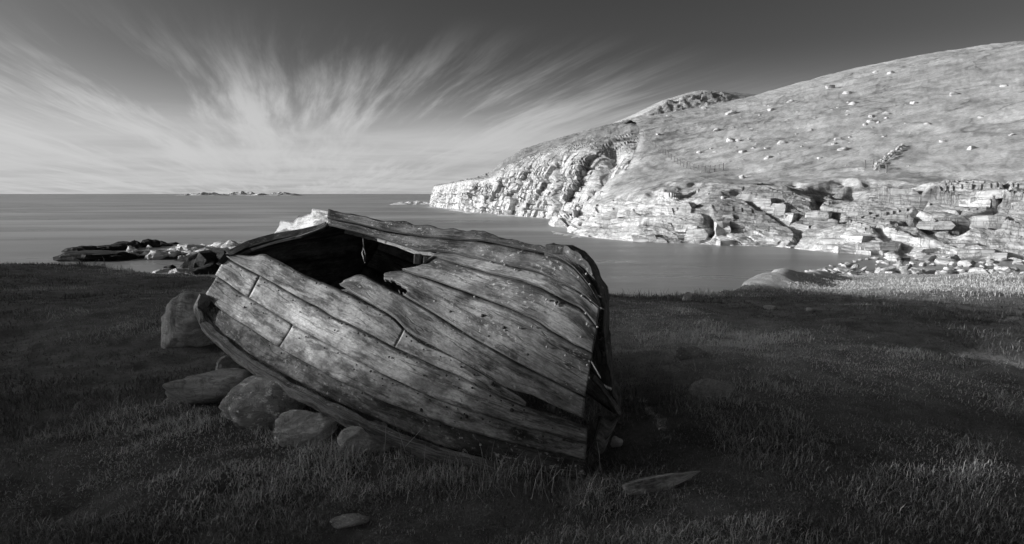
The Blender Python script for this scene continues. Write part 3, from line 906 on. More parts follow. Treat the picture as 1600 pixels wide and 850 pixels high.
# pale pebbly spit
for i in range(110):
    t = rng.random() ** .7; px = 240 + 145 * t; py = 401 - 11 * t + rng.uniform(-7, 7)
    w = rng.uniform(.3, .9)
    shore_rock(px, py, w * 1.3, w * .7, M_shore, 'pale stone among many on the sunlit spit left of the boat', 'pale stones of the left spit', i, SEA + .1)
for i, (px, py, w, h) in enumerate(LST := [(330, 398, 1.6, .9), (350, 394, 1.5, 1.0), (365, 399, 1.5, 1.3), (318, 402, 1.2, .7), (345, 404, 1.3, 1.0), (385, 396, 1.7, 1.0)]):
    shore_rock(px, py, w, h, M_shore, 'large pale shoreline rock behind the boat, ' + nth(LST, i) + ' from the left', 'large pale rocks behind the boat', i, yaw=.4)
# dark banks round the tide pool
for i, (px, py, w, h) in enumerate(LST := [(215, 402, 2.0, .6), (245, 402, 2.2, .6), (275, 404, 2.0, .55), (300, 407, 1.6, .6), (180, 404, 2.4, .6), (140, 406, 2.6, .7), (310, 418, 1.6, 1.2), (330, 421, 1.7, 1.3), (350, 424, 1.5, 1.4), (322, 427, 1.2, .9), (268, 421, .6, .35)]):
    shore_rock(px, py, w, h, M_weed, 'dark weedy rock round the tide pool, ' + nth(LST, i) + ' from the left', 'dark banks round the tide pool', i)
for i, (px, py, w, h) in enumerate(LST := [(262, 424, .9, .25), (285, 426, 1.0, .3), (305, 428, .8, .25)]):
    shore_rock(px, py, w, h, M_shore, 'low pale stone on the tide pool rim, ' + nth(LST, i) + ' from the left', 'pale rim of the tide pool', i)


# islets on the horizon
def islet(px0, px1, hgt, dist, label):
    x0, x1 = (px0 - 800) / 1000 * dist, (px1 - 800) / 1000 * dist
    nx_, ny_ = 90, 12; rows = []
    for j in range(ny_):
        v = j / (ny_ - 1); xs_ = np.linspace(x0, x1, nx_); t = np.linspace(0, 1, nx_)
        prof = np.sin(np.pi * t) ** .6 * np.sin(np.pi * v) ** .7
        yy = dist + (v - .5) * 160 + 0 * xs_
        nz = .45 + .9 * np.maximum(0, fbm(np.stack([xs_ * .03, yy * .03, 0 * xs_], -1), 31, 4)) + .25 * cellhash(np.stack([xs_, yy, 0 * xs_], -1), (14, 40, 9), 3)
        rows.append(np.stack([xs_, yy, SEA - .5 + hgt * prof * np.maximum(nz, .12)], -1))
    V = np.concatenate(rows); me = mesh_np('islet', V, grid_faces(ny_, nx_), False)
    attr(me, 'rock', 1 + 0 * V[:, 0]); attr(me, 'pale', 1.5 + 0 * V[:, 0])
    link('islet', me, M_main, category='island', label=label, group='low islets on the horizon')


islet(290, 356, 11.5, 2400, 'low pale rocky islet on the horizon, left one')
islet(340, 415, 16.0, 2500, 'bumpy rocky islet on the horizon, middle and highest one')
islet(395, 472, 10.5, 2350, 'low flat pale islet on the horizon, right one')


# breaking wave off the headland tip
def foam():
    rng = random.Random(2); V = []; Fc = []
    for (px, py, L, H) in [(642, 319.0, 20, 1.9), (626, 319.4, 12, 1.2), (656, 318.6, 12, 2.1), (667, 318.8, 8, 1.8)]:
        c = at_z(px, py, SEA); n = 40; m_ = 9
        for j in range(m_):
            for i in range(n):
                u = i / (n - 1) * 2 - 1; v = j / (m_ - 1) * 2 - 1
                x = c[0] + u * L * .5; y = c[1] + v * 9
                z = SEA - .1 + H * max(0, (1 - abs(u) ** 2)) * max(0, 1 - v * v) * (.6 + .5 * float(vnoise(np.array([x * .6, y * .5, 0.0]), 3)))
                V.append((x, y, z))
        o = len(V) - n * m_
        Fc.append(grid_faces(m_, n) + o)
    link('breaking_wave', mesh_np('breaking_wave', V, np.concatenate(Fc)), M_foam, category='wave', label='small white breaking wave off the headland tip')


foam()


def wash():
    """pale wash where the swell meets the rocks, blurred flat by the long exposure"""
    V, Fc, o = [], [], 0
    rs = np.random.RandomState(4)
    for pts, wd in (([(690, 325.5), (712, 328), (735, 333), (770, 335), (800, 337), (830, 340), (860, 343), (885, 345)], 5.0), ([(862, 362), (880, 366), (900, 369.5), (930, 373)], 2.6), ([(672, 323), (690, 325.5)], 9.0)):
        p = resample(np.array([at_z(a, b_, SEA) for a, b_ in pts]), 120)
        t = np.linspace(0, 1, 120); w = wd * np.clip(.35 + .9 * fbm(np.stack([t * 14, 0 * t, 0 * t], -1), 6, 3), 0, 1.4) * np.sin(np.pi * t) ** .4
        a = p + np.array([0, 2.0, .03]); b_ = p - np.stack([.3 * w, w, 0 * w - .03], -1)
        V.append(np.concatenate([a, b_])); i = np.arange(119) + o
        Fc.append(np.stack([i, i + 1, i + 121, i + 120], -1)); o += 240
    link('sea_foam', mesh_np('sea_foam', np.concatenate(V), np.concatenate(Fc)), M_foam, kind='stuff', label='pale wash of the swell along the foot of the cliffs')


wash()

# ------------------------------------------------------------------ the boat
CP = np.array([
    (308, 488, 5.20), (322, 520, 5.08), (360, 545, 4.90), (400, 570, 4.72), (480, 615, 4.30), (560, 652, 4.02), (650, 690, 3.83), (770, 722, 3.66), (917, 747, 3.48),
    (323, 458, 5.16), (336, 430, 5.22), (352, 401, 5.32), (385, 385, 5.42),
    (513, 329, 5.50), (600, 345, 5.22), (700, 357, 4.86), (769, 366, 4.60), (837, 384, 4.32), (868, 393, 4.20),
    (896, 407, 4.05), (916, 430, 3.95), (930, 455, 3.86), (937, 481, 3.80), (936, 515, 3.72), (927, 560, 3.66), (917, 622, 3.57), (917, 680, 3.51),
    (500, 500, 4.42), (650, 540, 4.00), (800, 560, 3.72), (420, 480, 4.82), (700, 450, 4.34), (560, 420, 4.80), (620, 610, 3.88), (850, 480, 3.90), (770, 640, 3.62), (600, 480, 4.28), (800, 440, 4.12), (380, 520, 4.88), (440, 420, 5.02)], float)


def tps_fit(P, val):
    n = len(P); d = np.linalg.norm(P[:, None] - P[None], axis=-1) / 300
    K = np.where(d > 0, d * d * np.log(d + 1e-12), 0) + np.eye(n) * .01
    A = np.zeros((n + 3, n + 3)); A[:n, :n] = K; A[:n, n] = 1; A[:n, n + 1:] = P / 300; A[n, :n] = 1; A[n + 1:, :n] = P.T / 300
    w = np.linalg.solve(A, np.concatenate([val, np.zeros(3)]))
    return w


TW = tps_fit(CP[:, :2], CP[:, 2])


def hullY(p):
    p = np.asarray(p, float); d = np.linalg.norm(p[..., None, :] - CP[:, :2], axis=-1) / 300
    K = np.where(d > 0, d * d * np.log(d + 1e-12), 0)
    return K @ TW[:-3] + TW[-3] + (p / 300) @ TW[-2:]


def hull(p):
    p = np.asarray(p, float); return at_y(p[..., 0], p[..., 1], hullY(p))


def inpoly(pts, poly):
    x, y = pts[..., 0], pts[..., 1]; r = np.zeros(x.shape, bool); n = len(poly)
    for i in range(n):
        (x1, y1), (x2, y2) = poly[i], poly[i - 1]
        c = ((y1 > y) != (y2 > y)) & (x < (x2 - x1) * (y - y1) / (y2 - y1 + 1e-9) + x1); r ^= c
    return r


boat_loc = (-0.9, 4.6, 0.0)
boat = empty('wooden_boat', boat_loc, category='boat', label='weathered wooden clinker boat with broken planks lying on the dark grass')
PTHICK = .020


def shell(name, Gout, nrm, parent, m, tone, keep=None, thick=PTHICK, jag=0.0, seed=0, label=None, tar_shade=None):
    """closed plank from an outer grid (rows, cols, 3); nrm points outwards"""
    nr, nc = Gout.shape[:2]
    Gin = Gout - nrm * thick
    L = np.concatenate([[0], np.cumsum(np.linalg.norm(np.diff(Gout[nr // 2], axis=0), axis=1))])
    Wd = np.concatenate([[0], np.cumsum(np.linalg.norm(np.diff(Gout[:, nc // 2], axis=0), axis=1))])
    q = grid_faces(nr, nc)
    if keep is not None: q = q[keep.reshape(-1)]
    n0 = nr * nc
    V = np.concatenate([Gout.reshape(-1, 3), Gin.reshape(-1, 3)])
    faces = [tuple(a) for a in q] + [tuple(a[::-1] + n0) for a in q]
    # close the rim
    cnt = {}
    for a in q:
        for i in range(4):
            e = (a[i], a[(i + 1) % 4]); cnt[e] = 1
    for (a, b_) in list(cnt):
        if (b_, a) not in cnt: faces.append((b_, a, a + n0, b_ + n0))
    bx = np.array(parent.matrix_world.translation) if False else np.array(boat_loc)
    me = bpy.data.meshes.new(name); me.from_pydata([tuple(v) for v in (V - bx)], [], [tuple(int(i) for i in f) for f in faces])
    me.validate(); me.update()
    uvl = me.uv_layers.new(name='UVMap')
    u = np.tile(L, nr); v = np.repeat(Wd, nc); u = np.concatenate([u, u]); v = np.concatenate([v, v + .5])
    li = np.empty(len(me.loops), np.int32); me.loops.foreach_get('vertex_index', li)
    uvl.data.foreach_set('uv', np.stack([u[li], v[li]], -1).astype(np.float32).ravel())
    te = np.repeat(np.linspace(0, 1, nr), nc); attr(me, 'across', np.concatenate([te, te]))
    if tar_shade is not None: attr(me, 'tar_shade', np.concatenate([tar_shade.ravel(), tar_shade.ravel()]))
    sm = np.zeros(len(me.polygons), bool); sm[:2 * len(q)] = True
    me.polygons.foreach_set('use_smooth', sm)
    # drop loose vertices
    bm = bmesh.new(); bm.from_mesh(me); bmesh.ops.delete(bm, geom=[v_ for v_ in bm.verts if not v_.link_faces], context='VERTS'); bmesh.ops.recalc_face_normals(bm, faces=bm.faces[:]); bm.to_mesh(me); bm.free()
    o = link(name, me, m, parent); o.color = (*tone, 1)
    if label: o['label'] = label
    return o


def near_plank(lower, upper, tone, cut=None, jagL=0, jagR=0, seed=0, proud=.024, rows=9, n=110, lap=-.55, butts=(), label=None, dent=.005, topjag=0.0, lap_up=False):
    lo, up = resample(lower, n), resample(upper, n)
    sm_ = lambda q: np.concatenate([q[:2], smooth1(q, 7)[2:-2], q[-2:]])
    lo, up = sm_(lo), sm_(up)
    d = lo - up; d /= np.linalg.norm(d, axis=1, keepdims=True) + 1e-9
    lo = lo + d * lap
    t = np.linspace(0, 1, rows)[:, None, None]
    G = lo[None] * (1 - t) + up[None] * t
    # ragged ends: pull the end columns along the plank, row by row
    rr = np.random.RandomState(seed)
    u = np.linspace(0, 1, n)
    for jag, side in ((jagL, 0), (jagR, 1)):
        if jag:
            off = rr.uniform(0, jag, rows); off = np.convolve(np.pad(off, 1, 'edge'), [.25, .5, .25], 'valid')
            dirv = (G[:, 1] - G[:, 0]) if side == 0 else (G[:, -2] - G[:, -1])
            dirv = dirv / (np.linalg.norm(dirv, axis=1, keepdims=True) + 1e-9)
            fall = np.clip(1 - (u if side == 0 else 1 - u) / .06, 0, 1)
            G = G + dirv[:, None] * off[:, None, None] * fall[None, :, None]
    if topjag:
        jn = topjag * fbm(np.stack([u * 24 + seed, 0 * u, 0 * u], -1), seed, 3)
        G = G + (d * 1.0)[None] * (jn[None, :, None] * (t ** 3))
    P3 = hull(G)
    e = 2.0
    du = hull(G + np.array([e, 0])) - hull(G - np.array([e, 0])); dv = hull(G + np.array([0, -e])) - hull(G + np.array([0, e]))
    nrm = np.cross(du, dv); nrm /= np.linalg.norm(nrm, axis=-1, keepdims=True)
    s = np.sign((nrm * (np.array([0, 0, CAM_Z]) - P3)).sum(-1, keepdims=True)); nrm = nrm * s
    pr = (proud * .6 if lap_up else 0) + proud * (1 - t[..., 0]) ** 1.3 + 0 * u[None]
    wob = dent * fbm(P3 * 5 + seed * 3.7, seed, 3)
    P3 = P3 + nrm * (pr + wob)[..., None]
    keep = None
    if cut is not None:
        cen = .25 * (G[:-1, :-1] + G[1:, :-1] + G[:-1, 1:] + G[1:, 1:]); keep = ~inpoly(cen + 1.5 * fbm(np.concatenate([cen * .2, 0 * cen[..., :1]], -1), 3, 2)[..., None], cut)
    tar_shade = .8 * sstep(560, 860, G[..., 0] + 60 * fbm(P3 * 2.5, 13, 3)) * sstep(-30, 70, G[..., 1] - np.interp(G[..., 0], [330, 917], [480, 640]))  # tar patches and painted shade together, over the lower right planks
    cuts_ = [0] + [int(b_ * n) for b_ in butts] + [n]
    for q_, (a_, b_) in enumerate(zip(cuts_[:-1], cuts_[1:])):
        f_ = 1 + .06 * (1 if (q_ + seed) % 2 else -1) * (len(butts) > 0)
        sl_ = slice(a_, b_ + (0 if b_ == n else 0))
        kp = None if keep is None else keep[:, a_:b_ - 1]
        Pq = P3[:, sl_].copy()
        if b_ < n: Pq[:, -1] = P3[:, b_ - 1] + .84 * (P3[:, b_] - P3[:, b_ - 1])
        shell('hull_plank', Pq, nrm[:, sl_], boat, M_wood, (tone[0] * f_, tone[1], tone[2]), kp, seed=seed, label=label if q_ == 0 else None, tar_shade=tar_shade[:, sl_])


S0 = [(319, 478), (332, 503), (360, 530), (394, 556), (449, 585), (510, 617), (601, 657), (690, 695), (770, 722), (917, 750)]
S1 = [(325, 460), (339, 477), (363, 495), (394, 513), (418, 530), (455, 552), (498, 575), (528, 593), (571, 611), (604, 627), (700, 662), (800, 690), (915, 717)]
S2 = [(339, 432), (360, 445), (375, 457), (398, 470), (416, 481), (445, 499), (476, 517), (498, 529), (531, 547), (565, 565), (604, 587), (646, 606), (687, 624), (800, 660), (917, 692)]
S3 = [(352, 401), (367, 411), (385, 421), (411, 434), (435, 447), (455, 459), (481, 473), (502, 483), (520, 496), (546, 507), (579, 523), (614, 542), (649, 558), (687, 576), (719, 588), (751, 604), (782, 618), (814, 632), (878, 652), (917, 668)]
S4 = [(361, 397), (378, 398), (396, 400), (404, 398), (410, 394), (445, 412), (481, 432), (515, 445), (533, 453), (559, 466), (580, 476), (616, 497), (628, 512), (656, 535), (687, 548), (710, 558), (738, 574), (782, 601), (814, 620)]
near_plank(S0, S1, (.22, .6, .9), seed=1, n=200, label='dark tarred lowest plank')
near_plank(S1, S2, (.44, .3, .4), seed=2, n=200, butts=(.22,))
near_plank(S2, S3, (.54, .25, .2), seed=3, n=200, butts=(.10,))
near_plank([p for p in S3 if p[0] < 815] + [(822, 634)], S4 + [(822, 628)], (.45, .2, .2), seed=4, n=200, butts=(.58,))
near_plank([(533, 446), (560, 463), (616, 494), (640, 520), (687, 545), (738, 572), (790, 600), (811, 612), (826, 611), (865, 630), (912, 650)],
           [(536, 441), (565, 429), (598, 447), (631, 464), (680, 492), (740, 530), (808, 567), (862, 594), (914, 620)], (.35, .7, .35), jagL=5, seed=5, lap_up=True, lap=2.5)
near_plank([(600, 445), (631, 464), (680, 492), (740, 530), (808, 567), (862, 594), (914, 620)],
           [(596, 428), (611, 424), (628, 422), (680, 440), (740, 462), (800, 484), (840, 502), (862, 518), (896, 537), (926, 552)], (.34, .9, .3),
           cut=[(594, 444), (604, 438), (614, 439), (626, 446), (639, 456), (635, 463), (622, 458), (606, 452)], jagL=6, seed=6, n=190, rows=16)
near_plank([(628, 424), (680, 440), (740, 462), (800, 484), (840, 502), (862, 518), (896, 537), (926, 552)],
           [(662, 414), (679, 399), (724, 416), (769, 429), (815, 439), (848, 451), (882, 470), (910, 483), (933, 512)], (.34, .85, .3), jagL=5, seed=7)
near_plank([(660, 416), (679, 401), (724, 416), (769, 429), (815, 439), (848, 451), (882, 470), (910, 483), (933, 512)],
           [(684, 391), (719, 398), (769, 409), (843, 425), (870, 438), (900, 454), (936, 480)], (.37, .4, .25), jagL=3, seed=8)
near_plank([(514, 353), (559, 364), (598, 376), (644, 390), (655, 396), (690, 394), (719, 400), (769, 411), (843, 427), (870, 440), (905, 456), (936, 482)],
           [(513, 342), (559, 351), (600, 362), (660, 371), (720, 376), (769, 380), (831, 393), (868, 402), (892, 414), (914, 438), (930, 462), (937, 478)], (.22, 1.0, .5), seed=9, topjag=1.0)
near_plank([(513, 343), (559, 351), (600, 362), (660, 371), (720, 376), (769, 380), (831, 393), (868, 402), (892, 414), (914, 438), (930, 462), (937, 478)],
           [(513, 329), (559, 337), (598, 345), (660, 351), (719, 359), (768, 364), (771, 369), (831, 381), (868, 390), (897, 406), (917, 430), (931, 455), (938, 474)], (.21, 1.0, .5), seed=10, topjag=2.2, label='lichen-spotted topmost plank')


# curved bars (rails, stem, frames): rectangular section swept along a path
def bar(name, path, width_dir, w, t, tone, n=60, m=M_wood, parent=None, taper=None, rough=.003, seed=0, label=None):
    P = resample(path, n); T = np.gradient(P, axis=0); T /= np.linalg.norm(T, axis=1, keepdims=True)
    wd = np.asarray(width_dir, float); wd = np.broadcast_to(wd, P.shape) if wd.ndim == 1 else resample(wd, n)
    B = np.cross(T, wd); B /= np.linalg.norm(B, axis=1, keepdims=True); A = np.cross(B, T)
    tp = np.ones(n) if taper is None else np.interp(np.linspace(0, 1, n), np.linspace(0, 1, len(taper)), taper)
    ring = [(-1, -1), (-.8, -1.04), (0, -1.05), (.8, -1.04), (1, -1), (1.03, 0), (1, 1), (0, 1.04), (-1, 1), (-1.03, 0)]
    k = len(ring); V = np.zeros((n, k, 3)); uv = np.zeros((n, k, 2))
    L = np.concatenate([[0], np.cumsum(np.linalg.norm(np.diff(P, axis=0), axis=1))])
    for j, (a, b_) in enumerate(ring):
        V[:, j] = P + A * (a * w / 2 * tp)[:, None] + B * (b_ * t / 2 * tp)[:, None]
        uv[:, j, 0] = L; uv[:, j, 1] = j * .04
    V = V + (rough * fbm(V * 9 + seed, seed, 3))[..., None] * np.array([1, 1, 1.])
    faces = []
    for i in range(n - 1):
        for j in range(k):
            faces.append((i * k + j, i * k + (j + 1) % k, (i + 1) * k + (j + 1) % k, (i + 1) * k + j))
    faces.append(tuple(range(k))); faces.append(tuple((n - 1) * k + j for j in reversed(range(k))))
    me = bpy.data.meshes.new(name); base = np.array(boat_loc) if parent is boat else np.zeros(3)
    me.from_pydata([tuple(v) for v in V.reshape(-1, 3) - base], [], faces); me.update()
    uvl = me.uv_layers.new(name='UVMap'); li = np.empty(len(me.loops), np.int32); me.loops.foreach_get('vertex_index', li)
    uvl.data.foreach_set('uv', uv.reshape(-1, 2)[li].astype(np.float32).ravel())
    bm = bmesh.new(); bm.from_mesh(me); bmesh.ops.recalc_face_normals(bm, faces=bm.faces[:]); bm.to_mesh(me); bm.free()
    o = link(name, me, m, parent); o.color = (*tone, 1)
    if label: o['label'] = label
    return o


def pxpath(lst): return np.array([at_y(a, b_, c) for a, b_, c in lst])


rail = [(322, 462), (313, 482), (318, 508), (336, 528), (378, 560), (424, 592), (480, 621), (545, 655), (610, 684), (690, 712), (775, 736)]
rp = pxpath([(a, b_, float(hullY((a + 6, b_ - 10))) - .055) for a, b_ in rail])
bar('rub_rail', rp, (.25, .35, -.9), .09, .055, (.34, .8, .3), parent=boat, seed=3, rough=.006, label='lichened rub rail along the lower edge')

stem_px = [(862, 388, 4.25), (890, 393, 4.17), (908, 402, 4.10), (922, 418, 4.04), (932, 440, 3.99), (939, 470, 3.95), (942, 500, 3.93), (944, 530, 3.93), (948, 565, 3.94), (955, 598, 3.97), (963, 622, 3.99), (967, 645, 4.0)]
stem = pxpath([(a - 3.5, b_ + 1, c) for a, b_, c in stem_px])
bar('stem_post', stem, (.5, .86, 0), .10, .085, (.16, .5, .4), parent=boat, seed=4, taper=[.9, 1.1, 1.1, 1, .9, .8, .5], rough=.012, label='dark curved stem post at the right end')

# far side of the hull
ridge = hull(np.array([(513, 331), (600, 347), (700, 359), (769, 368), (837, 386), (868, 394)])) + np.array([0, .02, -.01])
ridge = resample(ridge, 60)
gun = resample(np.array([(-1.75, 6.75, .62), (-1.2, 6.5, .42), (-.5, 6.0, .28), (.1, 5.2, .22), (.5, 4.5, .2), (.68, 4.03, .18)]), 60)
stemcurve = resample(stem + np.array([-.02, .03, 0]), 40)
nv = 40; tt = np.linspace(0, 1, 60); vv = np.linspace(0, 1, nv)
FG = np.zeros((nv, 60, 3))
for j, v in enumerate(vv):
    straight = ridge * (1 - v) + gun * v
    bul = np.array([.30, .42, .18])[None] * (math.sin(math.pi * v) ** .9) * (1 - .75 * tt[:, None] ** 3)
    s_ = straight + bul
    tgt = stemcurve[int(round(v * 39))]
    delta = tgt - s_[-1]
    w = np.clip((tt - .45) / .55, 0, 1) ** 2
    FG[j] = s_ + delta[None] * w[:, None]
du = np.gradient(FG, axis=1); dv = np.gradient(FG, axis=0); fn = np.cross(du, dv); fn /= np.linalg.norm(fn, axis=-1, keepdims=True) + 1e-9
if (fn * np.array([.5, .85, .2])).sum(-1).mean() < 0: fn = -fn
bounds = np.linspace(0, nv - 1, 8).astype(int)
for i in range(7):
    a, b_ = bounds[i], min(bounds[i + 1] + 1, nv)
    sub = FG[a:b_].copy(); k_ = np.linspace(0, 1, b_ - a)[:, None, None]
    sub = sub + fn[a:b_] * (.012 * k_)
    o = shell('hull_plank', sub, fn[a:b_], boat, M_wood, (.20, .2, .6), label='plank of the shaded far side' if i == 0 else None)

# transom boards closing the stern
sl = hull(np.array([(319, 478), (325, 456), (338, 430), (356, 402), (385, 388), (430, 374), (470, 366), (510, 352)]))
sr = FG[::-1, 0] + np.array([.0, .02, 0])
sl = resample(sl, 24); sr = resample(sr, 24)
TG = np.stack([sl * (1 - w) + sr * w for w in np.linspace(0, 1, 16)], 1) + np.array([.01, 0, -.01])
du = np.gradient(TG, axis=1); dv = np.gradient(TG, axis=0); tn = np.cross(du, dv); tn /= np.linalg.norm(tn, axis=-1, keepdims=True) + 1e-9
if (tn * np.array([-.8, .4, .4])).sum(-1).mean() < 0: tn = -tn
for a, b_ in ((0, 7), (6, 13), (12, 19), (18, 24)):
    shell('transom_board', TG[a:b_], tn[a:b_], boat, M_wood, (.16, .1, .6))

# stern frame (dark arc) and surviving frames inside
arc = pxpath([(346, 415, 5.30), (358, 400, 5.36), (385, 386, 5.44), (410, 378, 5.5), (430, 373, 5.54), (470, 366, 5.56), (497, 359, 5.56), (512, 350, 5.55)])
bar('stern_frame', arc, (.3, .7, .5), .09, .05, (.10, .2, .6), parent=boat, seed=7, label='dark curved frame round the broken stern')
for i, xs_ in enumerate((470, 600, 730, 850)):
    lo_ = np.interp(xs_, [p[0] for p in S0], [p[1] for p in S0]); hi_ = np.interp(xs_ + 25, [513, 700, 868], [332, 360, 394])
    pts = [(xs_ + 25 * t, lo_ * (1 - t) + hi_ * t) for t in np.linspace(0, 1, 12)]
    path = hull(np.array(pts)); path = path + np.array([.03, .07, -.03])
    if xs_ in (470, 600): path = path[:7]
    bar('frame_rib', path, (.87, -.49, 0), .05, .04, (.18, .1, .5), parent=boat, seed=20 + i)
bar('stringer', pxpath([(540, 362, 5.56), (580, 372, 5.4), (620, 383, 5.25), (652, 394, 5.12), (700, 402, 4.95)]), (0, .2, .97), .03, .02, (.55, .1, .1), parent=boat, seed=30, label='pale narrow stringer inside the hole')
bar('timber_block', pxpath([(652, 412, 4.86), (653, 397, 4.86)]), (1, 0, 0), .05, .04, (.5, .2, .1), n=8, parent=boat, seed=31)
bar('timber_block', pxpath([(666, 415, 4.80), (667, 402, 4.80)]), (1, 0, 0), .05, .04, (.45, .2, .1), n=8, parent=boat, seed=32)
V, Fc = tube_np(np.concatenate([pxpath([(567, 364, 5.3), (568, 385, 5.3), (566, 395, 5.3), (570, 410, 5.3), (571, 396, 5.29), (568, 386, 5.29)])]), .006, 5)
link('dangling_cord', mesh_np('dangling_cord', V - np.array(boat_loc), Fc), M_cord, boat)
# sprung plank stub and loose strake seen in the open right end
bar('broken_strake', pxpath([(925, 588, 3.70), (938, 603, 3.78), (955, 626, 3.90), (968, 646, 3.98)]), (.3, .2, .9), .03, .02, (.22, .2, .4), parent=boat, seed=35, label='thin pale broken strake in the open end')
lowp = np.stack([pxpath([(918, 735, 3.62), (926, 745, 3.66), (932, 742, 3.70)]), pxpath([(930, 690, 3.72), (942, 705, 3.78), (950, 692, 3.84)]), pxpath([(940, 650, 3.82), (955, 660, 3.9), (968, 650, 3.99)])], 0)
lowg = np.stack([resample(r, 10) for r in lowp.transpose(1, 0, 2)], 1)
lowg = np.stack([resample(lowg[i], 8) for i in range(10)], 0)
du = np.gradient(lowg, axis=1); dv = np.gradient(lowg, axis=0); ln = np.cross(du, dv); ln /= np.linalg.norm(ln, axis=-1, keepdims=True) + 1e-9
shell('hull_plank', lowg, ln, boat, M_wood, (.18, .2, .5), label='dark broken plank at the foot of the stem')


# white sunlit remnant at the stern
def white_piece():
    top = [(430, 362), (440, 344), (452, 346), (459, 347), (466, 338), (474, 336), (486, 334), (488, 326), (500, 327), (513, 329)]
    bot = [(428, 372), (440, 372), (455, 371), (466, 369), (476, 366), (486, 363), (492, 361), (497, 359), (506, 356), (514, 353)]
    n = 60; a, b_ = resample(bot, n), resample(top, n); rows = 14
    t = np.linspace(0, 1, rows)[:, None, None]; G = a[None] * (1 - t) + b_[None] * t
    Yv = 5.50 + (514 - G[..., 0]) / 86 * .50 + .06 * t[..., 0]
    P = at_y(G[..., 0], G[..., 1], Yv)
    du = np.gradient(P, axis=1); dv = np.gradient(P, axis=0); nr = np.cross(du, dv); nr /= np.linalg.norm(nr, axis=-1, keepdims=True)
    nr = nr * np.sign((nr * (np.array([0, 0, CAM_Z]) - P)).sum(-1, keepdims=True))
    P = P + nr * (.012 * fbm(np.stack([P[..., 0] * 3, P[..., 1] * 3, P[..., 2] * 18], -1), 4, 4))[..., None]
    shell('stern_plank', P, nr, boat, M_wood, (.85, .2, .0), thick=.035, label='bleached broken stern plank catching the sun')


white_piece()


# nails: dark holes and pale heads along the seams
def nails():
    rng = random.Random(9); bmd = bmesh.new(); bml = bmesh.new()

    def put(bm, p, r):
        c = hull(np.array(p)); e = 2.0
        du = hull(np.array(p) + [e, 0]) - hull(np.array(p) - [e, 0]); dv = hull(np.array(p) - [0, e]) - hull(np.array(p) + [0, e])
        n = np.cross(du, dv); n /= np.linalg.norm(n); n = n * np.sign(n @ (np.array([0, 0, CAM_Z]) - c))
        mtx = Matrix.Translation(Vector(c + n * .017 - np.array(boat_loc))) @ Vector(n).to_track_quat('Z', 'Y').to_matrix().to_4x4()
        bmesh.ops.create_cone(bm, cap_ends=True, segments=7, radius1=r, radius2=r * .6, depth=.008, matrix=mtx)
    for sm, step, offs in ((S1, 34, 6), (S2, 26, 7), (S3, 22, 7), (S4[4:], 22, 8), (S3, 70, 20), (S2, 80, 18)):
        s = resample(sm, 400); L = np.linalg.norm(np.diff(s, axis=0), axis=1).sum(); k = int(L / step)
        for i in range(k):
            p = s[int((i + .5 + rng.uniform(-.3, .3)) / k * 399)]
            put(bmd, (p[0] + rng.uniform(-3, 3), p[1] + offs + rng.uniform(-2, 2)), rng.uniform(.004, .008))
    for p in [(768, 412), (790, 416), (806, 424), (855, 470), (868, 475), (905, 435), (917, 430), (922, 446), (910, 464), (924, 470), (916, 491), (918, 508), (934, 512), (908, 528), (680, 473), (743, 466), (812, 514), (869, 478),
              (855, 543), (884, 556), (838, 570), (918, 571), (676, 612), (716, 638), (752, 693), (702, 683), (584, 623), (832, 512), (790, 518)]:
        put(bml, p, .008)
    for p in [(870, 474), (755, 495), (788, 514), (825, 556), (727, 521), (765, 528), (640, 500), (705, 490), (730, 650), (770, 600), (800, 640), (660, 640)]:
        put(bmd, p, .013)
    for bm, m_, nm in ((bmd, M_iron, 'rusted_nails'), (bml, M_nail, 'pale_nail_heads')):
        link(nm, bm_mesh(nm, bm, True), m_, boat, kind='stuff')


nails()


# ------------------------------------------------------------------ near rocks
def near_rock(name, label, px, pyb, w, d, h, seed, m, yaw=0, sink=.25, cuts=7, rough=.16, blocky=.2, cat='rock', group=None, tilt=0, z=None):
    p = at_z(px, pyb, 0.0); gz = float(ground_z(p[0], p[1])) if z is None else z
    me = rock_mesh(name, seed, 5, cuts, rough, blocky, True)
    o = link(name, me, m, category=cat, label=label)
    if group: o['group'] = group
    o.location = (p[0], p[1] + d * .5, gz + h * (.5 - sink)); o.scale = (w / 2, d / 2, h * .62); o.rotation_euler = (0, tilt, yaw)
    return o


near_rock('boulder', 'humped grey boulder standing behind the left end of the boat', 278, 552, .80, .7, .60, 41, M_near, .2, sink=.2, cuts=9)
near_rock('rock', 'flat slab-like rock lying left of the lichened boulder', 308, 640, .66, .35, .24, 42, M_near, .08, sink=.15, cuts=3, blocky=.62, rough=.10)
near_rock('boulder', 'rounded boulder with white lichen patches propping the boat', 402, 668, .62, .5, .31, 43, M_lichen, -.1, sink=.2, cuts=4, blocky=.05)
near_rock('rock', 'wedge-shaped grey rock right of the lichened boulder', 463, 692, .44, .35, .20, 44, M_near, .15, sink=.15, cuts=4, tilt=-.12, blocky=.05)
near_rock('rock', 'grey rock half hidden under the rub rail in long grass', 562, 706, .36, .3, .18, 45, M_near, .1, sink=.25)
near_rock('rock', 'small rock in the gap under the left overhang of the boat', 350, 580, .22, .2, .16, 46, M_near, .5)
near_rock('rock', 'low rock slab flush with the turf right of the boat', 1130, 640, .34, .5, .07, 47, M_near, -.5, sink=.38, cuts=5)
near_rock('rock', 'thin pale rock edge in the turf above the low slab', 1090, 582, .16, .42, .12, 48, M_lichen, -.9, sink=.25)
near_rock('stone', 'small white stone on the grass beside the stem of the boat', 965, 700, .07, .06, .07, 49, M_nail, .3, sink=.1, cat='stone')
near_rock('rock', 'low mossy stone breaking the grass in the bottom foreground', 540, 828, .18, .12, .035, 50, M_lichen, .3, sink=.42)
